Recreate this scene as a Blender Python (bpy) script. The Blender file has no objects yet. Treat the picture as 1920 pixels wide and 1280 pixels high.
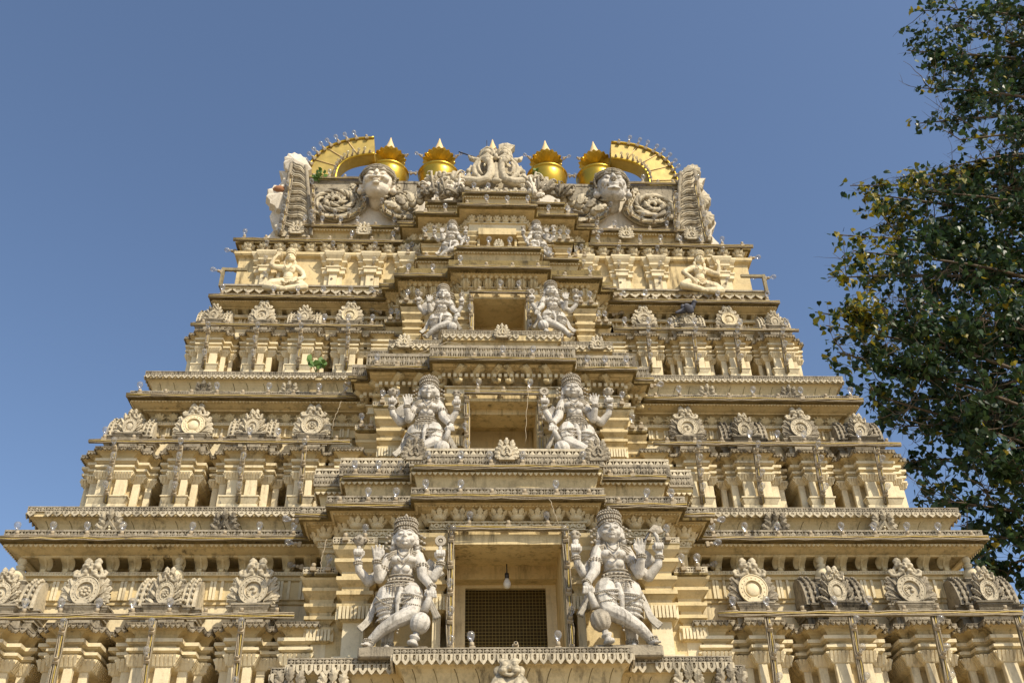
import bpy, bmesh, math, random
from mathutils import Vector, Matrix, noise
PI = math.pi
rnd = random.Random(7)
scn = bpy.context.scene
col = scn.collection
dg = None

# ------------------------------------------------------------------ camera maths (photo is 1920x1280)
TH = math.radians(36.0); FPX = 2540*math.tan(TH); PS = math.radians(3.33); RO = math.radians(1.42)
CAM = Vector((-0.395, 0, 1.6))
F_ = Vector((math.sin(PS)*math.cos(TH), math.cos(PS)*math.cos(TH), math.sin(TH)))
R0_ = Vector((math.cos(PS), -math.sin(PS), 0)); U0_ = R0_.cross(F_)
R_ = R0_*math.cos(RO) - U0_*math.sin(RO); U_ = U0_*math.cos(RO) + R0_*math.sin(RO)
def unp(x, y, Y):                       # where the sight line through photo point x,y meets the facade plane Y
    d = F_*FPX + R_*(x-960) + U_*(640-y)
    t = Y/d.y
    return Vector((d.x*t+CAM.x, Y, d.z*t+CAM.z))
def axpx(y, Y):
    a = unp(900, y, Y).x; b = unp(980, y, Y).x
    return 900 + 80*(-a)/(b-a)
def ZY(y, Y): return unp(axpx(y, Y), y, Y).z
def XH(hw, y, Y):
    a = axpx(y, Y); return (unp(a+hw, y, Y).x - unp(a-hw, y, Y).x)/2

# ------------------------------------------------------------------ object helpers
def mk(name, me, parent=None, loc=None, mtx=None):
    o = bpy.data.objects.new(name, me); col.objects.link(o)
    if parent: o.parent = parent
    if mtx is not None: o.matrix_local = mtx
    elif loc is not None: o.location = loc
    return o
def tag(o, label=None, cat=None, group=None, kind=None):
    if label: o['label'] = label
    if cat: o['category'] = cat
    if group: o['group'] = group
    if kind: o['kind'] = kind
    return o
def empty(name, loc=(0,0,0), rz=0.0):
    o = bpy.data.objects.new(name, None); col.objects.link(o); o.location = loc; o.rotation_euler = (0,0,rz)
    o.empty_display_size = .1
    return o
def copy_tree(o, parent=None):
    c = o.copy(); col.objects.link(c)
    if parent is not None: c.parent = parent
    for ch in list(o.children): copy_tree(ch, c)
    return c

class MB:
    def __init__(s): s.v = []; s.f = []; s.m = []; s.sm = []; s.mats = []
    def mi(s, m):
        if m not in s.mats: s.mats.append(m)
        return s.mats.index(m)
    def add(s, vs, fs, m, smooth=False, M=None):
        b = len(s.v)
        if M is not None: vs = [M @ Vector(p) for p in vs]
        s.v.extend([tuple(p) for p in vs]); k = s.mi(m)
        for f in fs:
            s.f.append(tuple(i+b for i in f)); s.m.append(k); s.sm.append(smooth)
        return s
    def mesh(s, name):
        me = bpy.data.meshes.new(name); me.from_pydata(s.v, [], s.f)
        for m in s.mats: me.materials.append(m)
        me.polygons.foreach_set('material_index', s.m); me.polygons.foreach_set('use_smooth', s.sm)
        me.update(); return me
    def build(s, name, parent=None, loc=None, mtx=None): return mk(name, s.mesh(name), parent, loc, mtx)
    # --- shapes
    def box(s, x0, x1, y0, y1, z0, z1, m, M=None, bev=0.0):
        if bev <= 0:
            vs = [(x,y,z) for z in (z0,z1) for y in (y0,y1) for x in (x0,x1)]
            fs = [(0,2,3,1),(4,5,7,6),(0,1,5,4),(2,6,7,3),(0,4,6,2),(1,3,7,5)]
        else:
            b = bev; vs = []
            for z in (z0, z1):
                zz = z+b if z == z0 else z-b
                for (px,py) in ((x0,y0),(x1,y0),(x1,y1),(x0,y1)):
                    sx = b if px == x0 else -b; sy = b if py == y0 else -b
                    vs += [(px+sx,py,zz),(px,py+sy,zz),(px+sx,py+sy,z)]
            fs = []
            c = lambda z,i,k: z*12+i*3+k
            for i in range(4):
                j = (i+1) % 4
                a,b2 = (0,0) if i in (0,2) else (1,1)
                fs.append((c(0,i,a),c(0,j,b2),c(1,j,b2),c(1,i,a)))
                fs.append((c(0,i,2),c(0,j,2),c(0,j,b2),c(0,i,a))); fs.append((c(1,i,a),c(1,j,b2),c(1,j,2),c(1,i,2)))
                k0,k1 = (1,0) if i in (0,2) else (0,1)
                fs.append((c(0,i,k0),c(0,i,k1),c(1,i,k1),c(1,i,k0)))
                fs.append((c(0,i,0),c(0,i,1),c(0,i,2))); fs.append((c(1,i,0),c(1,i,1),c(1,i,2)))
            fs.append((c(0,3,2),c(0,2,2),c(0,1,2),c(0,0,2))); fs.append((c(1,0,2),c(1,1,2),c(1,2,2),c(1,3,2)))
        return s.add(vs, fs, m, False, M)
    def taper(s, cx, cy, z0, z1, w0, d0, w1, d1, m, M=None):   # box whose bottom and top differ in size
        vs = []
        for z, w, d in ((z0,w0,d0),(z1,w1,d1)):
            vs += [(cx-w/2,cy-d/2,z),(cx+w/2,cy-d/2,z),(cx+w/2,cy+d/2,z),(cx-w/2,cy+d/2,z)]
        return s.add(vs, [(3,2,1,0),(4,5,6,7),(0,1,5,4),(1,2,6,5),(2,3,7,6),(3,0,4,7)], m, False, M)
    def tube(s, pts, r, m, n=6, smooth=True, M=None, caps=True):
        pts = [Vector(p) for p in pts]; k = len(pts)
        rr = r if isinstance(r, (list,tuple)) else [r]*k
        vs = []; fs = []; up = None
        for i, p in enumerate(pts):
            t = (pts[min(i+1,k-1)]-pts[max(i-1,0)])
            t = t.normalized() if t.length > 1e-9 else Vector((0,0,1))
            if up is None: up = Vector((0,0,1)) if abs(t.z) < .9 else Vector((1,0,0))
            a = t.cross(up)
            if a.length < 1e-4: a = t.orthogonal()
            a.normalize(); b = a.cross(t); up = b
            for j in range(n):
                an = 2*PI*j/n; vs.append(p + a*(math.cos(an)*rr[i]) + b*(math.sin(an)*rr[i]))
        for i in range(k-1):
            for j in range(n):
                j2 = (j+1) % n; fs.append((i*n+j, (i+1)*n+j, (i+1)*n+j2, i*n+j2))
        if caps: fs.append(tuple(range(n))); fs.append(tuple(range((k-1)*n+n-1,(k-1)*n-1,-1)))
        return s.add(vs, fs, m, smooth, M)
    def lathe(s, prof, m, n=24, M=None, smooth=True, sx=1, sy=1):   # prof: list of (r,z) bottom to top
        vs = []; fs = []; k = len(prof)
        for r, z in prof:
            for j in range(n):
                a = 2*PI*j/n; vs.append((r*math.cos(a)*sx, r*math.sin(a)*sy, z))
        for i in range(k-1):
            for j in range(n):
                j2 = (j+1) % n; fs.append((i*n+j, i*n+j2, (i+1)*n+j2, (i+1)*n+j))
        fs.append(tuple(range(n-1,-1,-1))); fs.append(tuple(range((k-1)*n,k*n)))
        return s.add(vs, fs, m, smooth, M)
    def ball(s, c, r, m, n=8, k=5, M=None):
        c = Vector(c); R = r if isinstance(r,(tuple,list)) else (r,r,r)
        vs = [(c.x,c.y,c.z-R[2])]; fs = []
        for i in range(1,k):
            a = PI*i/k
            for j in range(n):
                b = 2*PI*j/n; vs.append((c.x+R[0]*math.sin(a)*math.cos(b), c.y+R[1]*math.sin(a)*math.sin(b), c.z-R[2]*math.cos(a)))
        vs.append((c.x,c.y,c.z+R[2])); L = len(vs)-1
        for j in range(n):
            j2 = (j+1)%n; fs.append((0,1+j2,1+j)); fs.append((L,1+(k-2)*n+j,1+(k-2)*n+j2))
            for i in range(k-2): fs.append((1+i*n+j,1+i*n+j2,1+(i+1)*n+j2,1+(i+1)*n+j))
        return s.add(vs, fs, m, True, M)
    def poly(s, pts, t, m, M=None, dome=0.0, smooth=False):        # 2D outline (x,z) extruded towards -y by t; dome lifts the middle
        n = len(pts); vs = [(p[0],0,p[1]) for p in pts] + [(p[0],-t,p[1]) for p in pts]; fs = []
        cx = sum(p[0] for p in pts)/n; cz = sum(p[1] for p in pts)/n
        area = sum(pts[i][0]*pts[(i+1)%n][1]-pts[(i+1)%n][0]*pts[i][1] for i in range(n))
        for i in range(n):
            j = (i+1)%n; fs.append((i,j,n+j,n+i) if area > 0 else (j,i,n+i,n+j))
        if dome:
            vs.append((cx,-t-dome,cz))
            for i in range(n):
                j = (i+1)%n; fs.append((n+i,n+j,2*n) if area > 0 else (n+j,n+i,2*n))
        else: fs.append(tuple(range(n,2*n)) if area > 0 else tuple(range(2*n-1,n-1,-1)))
        return s.add(vs, fs, m, smooth, M)
    def ring(s, po, pi, t, m, M=None, y0=0.0):                     # flat ring between two outlines with the same count
        n = len(po)
        vs = [(p[0],y0,p[1]) for p in po]+[(p[0],y0-t,p[1]) for p in po]+[(p[0],y0-t,p[1]) for p in pi]+[(p[0],y0,p[1]) for p in pi]
        fs = []
        for i in range(n):
            j = (i+1)%n
            fs += [(i,j,n+j,n+i),(n+i,n+j,2*n+j,2*n+i),(2*n+i,2*n+j,3*n+j,3*n+i)]
        return s.add(vs, fs, m, False, M)
    def sweep(s, plan, prof, m, M=None):                           # profile (outward offset, z) swept along a plan polyline with mitred corners
        P = [Vector((p[0],p[1])) for p in plan]; k = len(P); N = []
        for i in range(k-1):
            d = (P[i+1]-P[i]).normalized(); N.append(Vector((d.y,-d.x)))
        off = []
        for i in range(k):
            if i == 0: off.append(N[0])
            elif i == k-1: off.append(N[-1])
            else:
                a, b = N[i-1], N[i]; off.append((a+b)/max(.3,1+a.dot(b)))
        vs = []; fs = []; q = len(prof)
        for i in range(k):
            for o, z in prof:
                p = P[i]+off[i]*o; vs.append((p.x,p.y,z))
        for i in range(k-1):
            for j in range(q-1):
                fs.append((i*q+j,(i+1)*q+j,(i+1)*q+j+1,i*q+j+1))
        return s.add(vs, fs, m, False, M)

def along(plan, o, unit, skip_back=True, z=0.0):     # frames spaced along the plan: matrix with x=tangent, -y=outward, z=up
    P = [Vector((p[0],p[1])) for p in plan]; k = len(P); out = []
    for i in range(k-1):
        d = P[i+1]-P[i]; L = d.length
        d.normalize(); n = Vector((d.y,-d.x))
        # lengthen or shorten the edge for convex and concave corners
        def ext(j):
            if j < 0 or j >= k-1: return 0
            d2 = (P[j+1]-P[j]).normalized(); n2 = Vector((d2.y,-d2.x))
            c = (n2.dot(d) if j > i else -n2.dot(d)); return c*o
        a0 = -ext(i-1); a1 = L+ext(i+1)
        cnt = max(1, int(round((a1-a0)/unit))) if a1-a0 > unit*.45 else 0
        for c in range(cnt):
            tpos = a0 + (a1-a0)*(c+.5)/cnt
            p = P[i]+d*tpos+n*o
            M = Matrix(((d.x,-n.x,0,p.x),(d.y,-n.y,0,p.y),(0,0,1,z),(0,0,0,1)))
            out.append((M, (a1-a0)/cnt, i, c))
    return out

# ------------------------------------------------------------------ blob sculpting: capsules and ellipsoids fused by a voxel remesh
def capsule(bm_v, bm_f, p0, r0, p1, r1, n=10):
    p0 = Vector(p0); p1 = Vector(p1); d = p1-p0; L = d.length
    if L < 1e-6: d = Vector((0,0,1))
    else: d = d/L
    a = d.orthogonal().normalized(); b = d.cross(a); rows = []
    for i in range(1,4): rows.append((p0 - d*(r0*math.cos(PI/2*i/3)), r0*math.sin(PI/2*i/3)))
    for i in range(3,0,-1): rows.append((p1 + d*(r1*math.cos(PI/2*i/3)), r1*math.sin(PI/2*i/3)))
    base = len(bm_v); bm_v.append(p0-d*r0)
    for c, r in rows:
        for j in range(n):
            an = 2*PI*j/n; bm_v.append(c+a*(r*math.cos(an))+b*(r*math.sin(an)))
    bm_v.append(p1+d*r1); L2 = len(bm_v)-1
    for j in range(n):
        j2 = (j+1)%n; bm_f.append((base,base+1+j2,base+1+j)); q = base+1+5*n; bm_f.append((L2,q+j,q+j2))
        for i in range(5): bm_f.append((base+1+i*n+j,base+1+i*n+j2,base+1+(i+1)*n+j2,base+1+(i+1)*n+j))
class Blob:
    def __init__(s): s.v = []; s.f = []
    def cap(s, p0, r0, p1, r1): capsule(s.v, s.f, p0, r0, p1, r1); return s
    def chain(s, pts):                   # pts: (point, radius)
        for (a,ra),(b,rb) in zip(pts[:-1],pts[1:]): capsule(s.v,s.f,a,ra,b,rb)
        return s
    def ell(s, c, r, rot=None, n=16, k=10):
        M = Matrix.Translation(Vector(c)) @ (rot.to_4x4() if rot is not None else Matrix.Identity(4))
        t = MB(); t.ball((0,0,0), r if isinstance(r,(tuple,list)) else (r,r,r), None, n, k, M)
        b = len(s.v); s.v += [Vector(p) for p in t.v]; s.f += [tuple(i+b for i in f) for f in t.f]; return s
    def mb(s, t):
        b = len(s.v); s.v += [Vector(p) for p in t.v]; s.f += [tuple(i+b for i in f) for f in t.f]; return s
    def mesh(s, name, mat, vox, smooth=2, mirror=False, fac=.5):
        me = bpy.data.meshes.new('tmp'); me.from_pydata([(-p[0] if mirror else p[0],p[1],p[2]) for p in s.v], [], [tuple(reversed(f)) if mirror else f for f in s.f])
        o = bpy.data.objects.new('tmp', me); col.objects.link(o)
        r = o.modifiers.new('r','REMESH'); r.mode = 'VOXEL'; r.voxel_size = vox; r.use_smooth_shade = True
        if smooth:
            q = o.modifiers.new('s','SMOOTH'); q.iterations = smooth; q.factor = fac
        d = bpy.context.evaluated_depsgraph_get()
        out = bpy.data.meshes.new_from_object(o.evaluated_get(d)); out.name = name
        bpy.data.objects.remove(o); bpy.data.meshes.remove(me)
        out.materials.clear(); out.materials.append(mat)
        out.polygons.foreach_set('use_smooth', [True]*len(out.polygons)); out.polygons.foreach_set('material_index',[0]*len(out.polygons))
        out.update(); return out

# ------------------------------------------------------------------ materials
def nodes(name):
    m = bpy.data.materials.new(name); m.use_nodes = True
    nt = m.node_tree; b = nt.nodes['Principled BSDF']
    return m, nt, b
def N(nt, t, **kw):
    n = nt.nodes.new(t)
    for k, v in kw.items(): setattr(n, k, v)
    return n
def stucco(name, base, var, dirt, dirt_amt=.35, streak=.4, top=.5, rough=.85, bump=.25, spec=.25, sc=1.0, grain=.35):
    """painted plaster: blotchy paint, vertical rain streaks, mould lodged on upward faces, fine grain"""
    m, nt, b = nodes(name); L = nt.links.new
    geo = N(nt,'ShaderNodeNewGeometry')
    def noise_(scale, det, mult=(1,1,1), rgh=.6):
        mp = N(nt,'ShaderNodeVectorMath',operation='MULTIPLY'); L(geo.outputs['Position'],mp.inputs[0]); mp.inputs[1].default_value = mult
        n = N(nt,'ShaderNodeTexNoise'); n.inputs['Scale'].default_value = scale; n.inputs['Detail'].default_value = det
        n.inputs['Roughness'].default_value = rgh; L(mp.outputs[0],n.inputs['Vector']); return n.outputs['Fac']
    def ramp(sock, a, c):
        r = N(nt,'ShaderNodeMapRange'); r.inputs['From Min'].default_value = a; r.inputs['From Max'].default_value = c; L(sock,r.inputs['Value']); return r.outputs[0]
    def mul(a, v):
        k = N(nt,'ShaderNodeMath',operation='MULTIPLY'); k.use_clamp = True
        L(a,k.inputs[0])
        if isinstance(v,(int,float)): k.inputs[1].default_value = v
        else: L(v,k.inputs[1])
        return k.outputs[0]
    def mix(f, a, c):
        k = N(nt,'ShaderNodeMix',data_type='RGBA'); L(f,k.inputs['Factor'])
        for s_, v in ((6,a),(7,c)):
            if isinstance(v,tuple): k.inputs[s_].default_value = (*v,1)
            else: L(v,k.inputs[s_])
        return k.outputs[2]
    c = mix(ramp(noise_(2.2*sc,5),.35,.7), base, var)
    c = mix(mul(ramp(noise_(60*sc,3),.5,.8),grain), c, tuple(x*.62 for x in base))
    c = mix(mul(mul(ramp(noise_(4*sc,8,(3.4,3.4,.4),.7),.5,.64),ramp(noise_(1.1*sc,3),.40,.62)),min(1,streak*2)), c, dirt)
    c = mix(mul(ramp(noise_(9*sc,9,(1,1,1),.75),.5,.68),dirt_amt), c, dirt)
    sep = N(nt,'ShaderNodeSeparateXYZ'); L(geo.outputs['Normal'],sep.inputs[0])
    c = mix(mul(mul(ramp(sep.outputs['Z'],.25,.8),ramp(noise_(7*sc,6),.3,.6)),top), c, tuple(x*.45 for x in dirt))
    L(c,b.inputs['Base Color']); b.inputs['Roughness'].default_value = rough; b.inputs['Specular IOR Level'].default_value = spec
    bp = N(nt,'ShaderNodeBump'); bp.inputs['Strength'].default_value = bump; bp.inputs['Distance'].default_value = .012
    L(noise_(38*sc,6),bp.inputs['Height']); L(bp.outputs[0],b.inputs['Normal'])
    return m
def plain(name, colr, rough=.6, metal=0.0, var=.25, sc=30, bump=0.0, spec=.4):
    m, nt, b = nodes(name); L = nt.links.new
    geo = N(nt,'ShaderNodeNewGeometry'); n = N(nt,'ShaderNodeTexNoise'); n.inputs['Scale'].default_value = sc; n.inputs['Detail'].default_value = 5
    L(geo.outputs['Position'],n.inputs['Vector'])
    k = N(nt,'ShaderNodeMix',data_type='RGBA'); L(n.outputs['Fac'],k.inputs['Factor'])
    k.inputs[6].default_value = (*[x*(1-var) for x in colr],1); k.inputs[7].default_value = (*[min(1,x*(1+var)) for x in colr],1)
    L(k.outputs[2],b.inputs['Base Color']); b.inputs['Roughness'].default_value = rough; b.inputs['Metallic'].default_value = metal
    b.inputs['Specular IOR Level'].default_value = spec
    if bump:
        bp = N(nt,'ShaderNodeBump'); bp.inputs['Strength'].default_value = bump; bp.inputs['Distance'].default_value = .01
        L(n.outputs['Fac'],bp.inputs['Height']); L(bp.outputs[0],b.inputs['Normal'])
    return m
CREAM = stucco('cream_paint', (.72,.58,.32), (.635,.495,.255), (.14,.105,.055), .40, .46, .78)
IVORY = stucco('ivory_paint', (.81,.70,.46), (.74,.61,.37), (.22,.17,.10), .30, .36, .6)
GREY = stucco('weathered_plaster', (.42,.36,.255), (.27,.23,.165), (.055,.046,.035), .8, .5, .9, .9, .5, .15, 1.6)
CARVE = stucco('carved_plaster', (.66,.57,.40), (.50,.43,.30), (.10,.085,.06), .65, .4, .75, .9, .4, .15, 1.4)
MOULD = stucco('mould_black_plaster', (.20,.17,.12), (.11,.095,.07), (.03,.027,.022), .6, .5, .5, .95, .6, .1, 1.5)
STAIN_SHADE = stucco('edge_stain_recess_shade', (.28,.21,.085), (.17,.125,.05), (.025,.02,.014), .75, .55, .7, .9, .5, .15, 1.4)  # edge stain; also painted recess shade behind lace and string course bars
STONE = stucco('statue_paint', (.70,.65,.56), (.52,.48,.40), (.16,.14,.11), .65, .4, .5, .8, .4, .25, 2.4)
ORNA = stucco('statue_ornament', (.49,.43,.33), (.37,.32,.24), (.10,.085,.06), .6, .25, .6, .85, .5, .2, 2.6)
WHITE = stucco('white_plaster', (.78,.70,.56), (.72,.63,.48), (.30,.26,.19), .25, .3, .5, .9, .5, .2, 1.2)
DARK = plain('painted_interior_shade', (.060,.040,.014), .95)  # near-black paint standing in for the unlit inside of the openings
WOODP = stucco('conduit_batten', (.33,.27,.155), (.22,.18,.10), (.06,.05,.032), .6, .45, .6, .8, .3, .2, 3)
WIRE = plain('old_wire', (.34,.28,.19), .7, 0, .5, 60)
WIRE2 = plain('yellow_wire', (.50,.37,.10), .6, 0, .4, 60)
SOCK = plain('bulb_holder', (.42,.34,.22), .6, 0, .35, 50)
HOLE = plain('holder_hole', (.02,.018,.015), .9)
GOLD = plain('gilded_metal', (.52,.335,.04), .36, .8, .28, 7, .08)
GOLDP = plain('gold_paint', (.46,.335,.085), .5, .25, .4, 9, .25)
GOLDT = plain('pale_gold_paint', (.72,.52,.25), .55, .1, .12, 12)
LEAFG = plain('weed_leaf', (.10,.19,.03), .55, 0, .3, 20)
IRON = plain('dark_iron', (.06,.06,.065), .5, .6)
GRILL = plain('brass_mesh', (.30,.21,.05), .5, .3)
BIRD = plain('pigeon_feather', (.07,.07,.085), .6)
BRICK = stucco('bare_brick', (.36,.17,.08), (.26,.12,.06), (.10,.06,.04), .4, .2, .3)
def glass_mat():
    m, nt, b = nodes('clear_bulb_glass'); L = nt.links.new
    tr = N(nt,'ShaderNodeBsdfTransparent'); tr.inputs[0].default_value = (.90,.90,.90,1)
    gl = N(nt,'ShaderNodeBsdfGlossy'); gl.inputs['Roughness'].default_value = .06; gl.inputs[0].default_value = (.95,.95,.95,1)
    df = N(nt,'ShaderNodeBsdfDiffuse'); df.inputs[0].default_value = (.6,.58,.54,1)
    lw = N(nt,'ShaderNodeLayerWeight'); lw.inputs[0].default_value = .45
    m1 = N(nt,'ShaderNodeMixShader'); m1.inputs[0].default_value = .17; L(tr.outputs[0],m1.inputs[1]); L(df.outputs[0],m1.inputs[2])
    fr_ = N(nt,'ShaderNodeMath',operation='MULTIPLY'); L(lw.outputs['Fresnel'],fr_.inputs[0]); fr_.inputs[1].default_value = .38
    m2 = N(nt,'ShaderNodeMixShader'); L(fr_.outputs[0],m2.inputs[0]); L(m1.outputs[0],m2.inputs[1]); L(gl.outputs[0],m2.inputs[2])
    L(m2.outputs[0],nt.nodes['Material Output'].inputs[0]); return m
GLASS = glass_mat()
MILK = plain('milk_glass', (.75,.74,.70), .3, 0, .02)
# ------------------------------------------------------------------ ornament outlines
def heart_pts(w, h, n=14):
    out = []
    for i in range(n):
        t = 2*PI*i/n; x = 16*math.sin(t)**3; y = 13*math.cos(t)-5*math.cos(2*t)-2*math.cos(3*t)-math.cos(4*t)
        out.append((x/33*w, (y-12)/29*h))
    return out
def circ(r, n=16, cx=0, cz=0, sx=1, sz=1, a0=0): return [(cx+r*sx*math.cos(a0+2*PI*i/n), cz+r*sz*math.sin(a0+2*PI*i/n)) for i in range(n)]
def leaf_pts(L, w, lob=4, cut=.35):     # lobed acanthus leaf growing along +z from the origin
    a = []
    for i in range(lob):
        t0 = (i+.15)/lob; t1 = (i+.75)/lob
        env = lambda t: w*math.sin(PI*min(1,t*.86+.12))**.7
        a.append((env(t0)*(1-cut), L*t0)); a.append((env(t1), L*(t1+.12)))
    return [(-.04*w,0),(.04*w,0)][::-1][:0] + [(.12*w,0)] + a + [(0,L*1.08)] + [(-x,z) for x,z in reversed(a)] + [(-.12*w,0)]
def Tm(x, y, z, rz=0, ry=0, rx=0, s=1):
    return Matrix.Translation((x,y,z)) @ Matrix.Rotation(rz,4,'Z') @ Matrix.Rotation(ry,4,'Y') @ Matrix.Rotation(rx,4,'X') @ Matrix.Diagonal((s,s,s,1)) if not isinstance(s,tuple) else Matrix.Translation((x,y,z)) @ Matrix.Rotation(rz,4,'Z') @ Matrix.Rotation(ry,4,'Y') @ Matrix.Rotation(rx,4,'X') @ Matrix.Diagonal((*s,1))

def seen(M, skip):                       # skip units hidden inside the bay or on the back of the tower
    t = M.translation
    return abs(t.x) >= skip and t.y < 11.6
def lace(mb, plan, o, z0, z1, unit, mat=None, skip=0):
    mat = mat or GREY; h = z1-z0; r = h*.2
    mb.sweep(plan, [(o-.06,z0-.001),(o-.028,z0),(o-.028,z1)], STAIN_SHADE)  # mouldy backing, dark so the shade of the lace holes is painted in
    mb.sweep(plan, [(o-.06,z0),(o,z0),(o,z0+r),(o-.06,z0+r)], mat)
    mb.sweep(plan, [(o-.06,z1-r),(o+.004,z1-r),(o+.004,z1),(o-.3,z1)], mat)
    zc = (z0+z1)/2; hh = h*.34
    for M, u, e, c in along(plan, o, unit, z=zc):
        if not seen(M, skip): continue
        j = rnd.uniform(.9,1.08)
        mb.poly([(-u*.42*j,0),(0,-hh),(u*.42*j,0),(0,hh)], .012, mat, M @ Matrix.Translation((0,.012,0)), dome=.004)
        mb.box(-u*.5-.004,-u*.5+.004,-.002,.02,-hh,hh,mat,M)
def hearts(mb, plan, o, ztop, h, unit, mat=None, skip=0, style='heart'):
    mat = mat or GREY
    for M, u, e, c in along(plan, o, unit, z=ztop):
        if not seen(M, skip) or rnd.random() < .025: continue
        M = M @ Matrix.Rotation(rnd.uniform(-.03,.03),4,'Y')
        if style == 'heart':
            po = heart_pts(u*1.0, h); pi_ = [(x*.42, z*.42-h*.2) for x,z in po]
            mb.ring(po, pi_, .014, mat, M); mb.poly([(x*.30,z*.3-h*.27) for x,z in po], .008, mat, M)
        elif style == 'cup':
            mb.ring([(-u*.46,0),(u*.46,0),(u*.46,-h*.55),(u*.2,-h*.85),(0,-h),(-u*.2,-h*.85),(-u*.46,-h*.55)],
                    [(-u*.14,-h*.06),(u*.14,-h*.06),(u*.16,-h*.4),(u*.1,-h*.55),(0,-h*.62),(-u*.1,-h*.55),(-u*.16,-h*.4)], .016, mat, M)
            mb.poly([(-.03*u,-h*.3),(.0,-h*.5),(.03*u,-h*.3),(0,-h*.1)], .01, mat, M)
        else:
            mb.poly([(-u*.46,0),(u*.46,0),(u*.3,-h*.55),(0,-h),(-u*.3,-h*.55)], .012, mat, M, dome=.004)
def dentils(mb, plan, o, z0, z1, unit, mat, dep=.03, skip=0):
    for M, u, e, c in along(plan, o, unit, z=z0):
        if seen(M, skip): mb.box(-u*.28,u*.28,-dep,.01,0,z1-z0,mat,M)

# ------------------------------------------------------------------ the tower and its parts
RT = Vector((0, 9.6, 0))
tower = empty('temple_tower', RT)
tag(tower, 'cream painted temple gateway tower of stepped storeys crowded with plaster carving under gold finials', 'temple tower')
def tp(mb, name): return mb.build(name, tower, -RT)
def tpm(me, name, M): return mk(name, me, tower, mtx=Matrix.Translation(-RT) @ M)
YBK = 23.0
def wplan(X, Y): return [(-X,YBK-Y),(-X,Y),(X,Y),(X,YBK-Y)]

def stack(mb, plan, z0, h, s, eave=True, ribs=True, mat=None, white=None, pf=.455):
    """the flaring pile of mouldings that every little shrine and pilaster is made of"""
    mat = mat or CREAM; white = white or IVORY
    f = lambda k: z0+h*(pf*k/.455 if k < .455 else pf+(k-.455)/.545*(1-pf))
    body = -.055*s
    mb.sweep(plan, [(body,f(-.02)),(body,f(.46))], mat)
    cap = [(body,f(.44)),(.0,f(.455)),(.008*s,f(.47)),(.032*s,f(.55)),(.038*s,f(.56)),(.038*s,f(.59)),(-.02*s,f(.592))]
    mb.sweep(plan, cap, IVORY)
    m1 = [(-.02*s,f(.58)),(-.015*s,f(.615)),(.02*s,f(.635)),(.022*s,f(.642)),(.042*s,f(.645)),(.042*s,f(.682)),(-.01*s,f(.686)),(-.005*s,f(.72)),(.03*s,f(.738)),(.032*s,f(.745)),(.056*s,f(.748)),(.056*s,f(.792)),(-.0*s,f(.795))]
    mb.sweep(plan, m1, IVORY)
    if eave:
        k = [(-.01*s,f(.785)),(-.004*s,f(.82)),(.008*s,f(.86)),(.032*s,f(.895)),(.060*s,f(.91)),(.066*s,f(.913)),(.066*s,f(.92))]
        mb.sweep(plan, k, mat)
        mb.sweep(plan, [(.05*s,f(.915)),(.072*s,f(.917)),(.072*s,f(.975)),(.06*s,f(.99)),(.03*s,f(1.0)),(-.3*s,f(1.0))], STAIN_SHADE if eave == 'dirty' else CREAM)
    if ribs:
        for M, u, e, c in along(plan, .03*s, .036*s, z=f(.465)):
            if M.translation.y < 11: mb.add([(-u*.3,.02*s,0),(u*.3,.02*s,0),(u*.36,-.024*s,h*.09),(-u*.36,-.024*s,h*.09),(-u*.3,.02*s,h*.1),(u*.3,.02*s,h*.1)],
                   [(0,1,2,3),(3,2,5,4),(0,3,4),(1,5,2)], IVORY, False, M)
def uplan(a, b, c, d, st, yb=0.0):      # three stepped fronts, local: back wall at y=yb, front at -d
    return [(-c,yb),(-c,-d+2*st),(-b,-d+2*st),(-b,-d+st),(-a,-d+st),(-a,-d),(a,-d),(a,-d+st),(b,-d+st),(b,-d+2*st),(c,-d+2*st),(c,yb)]
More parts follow.
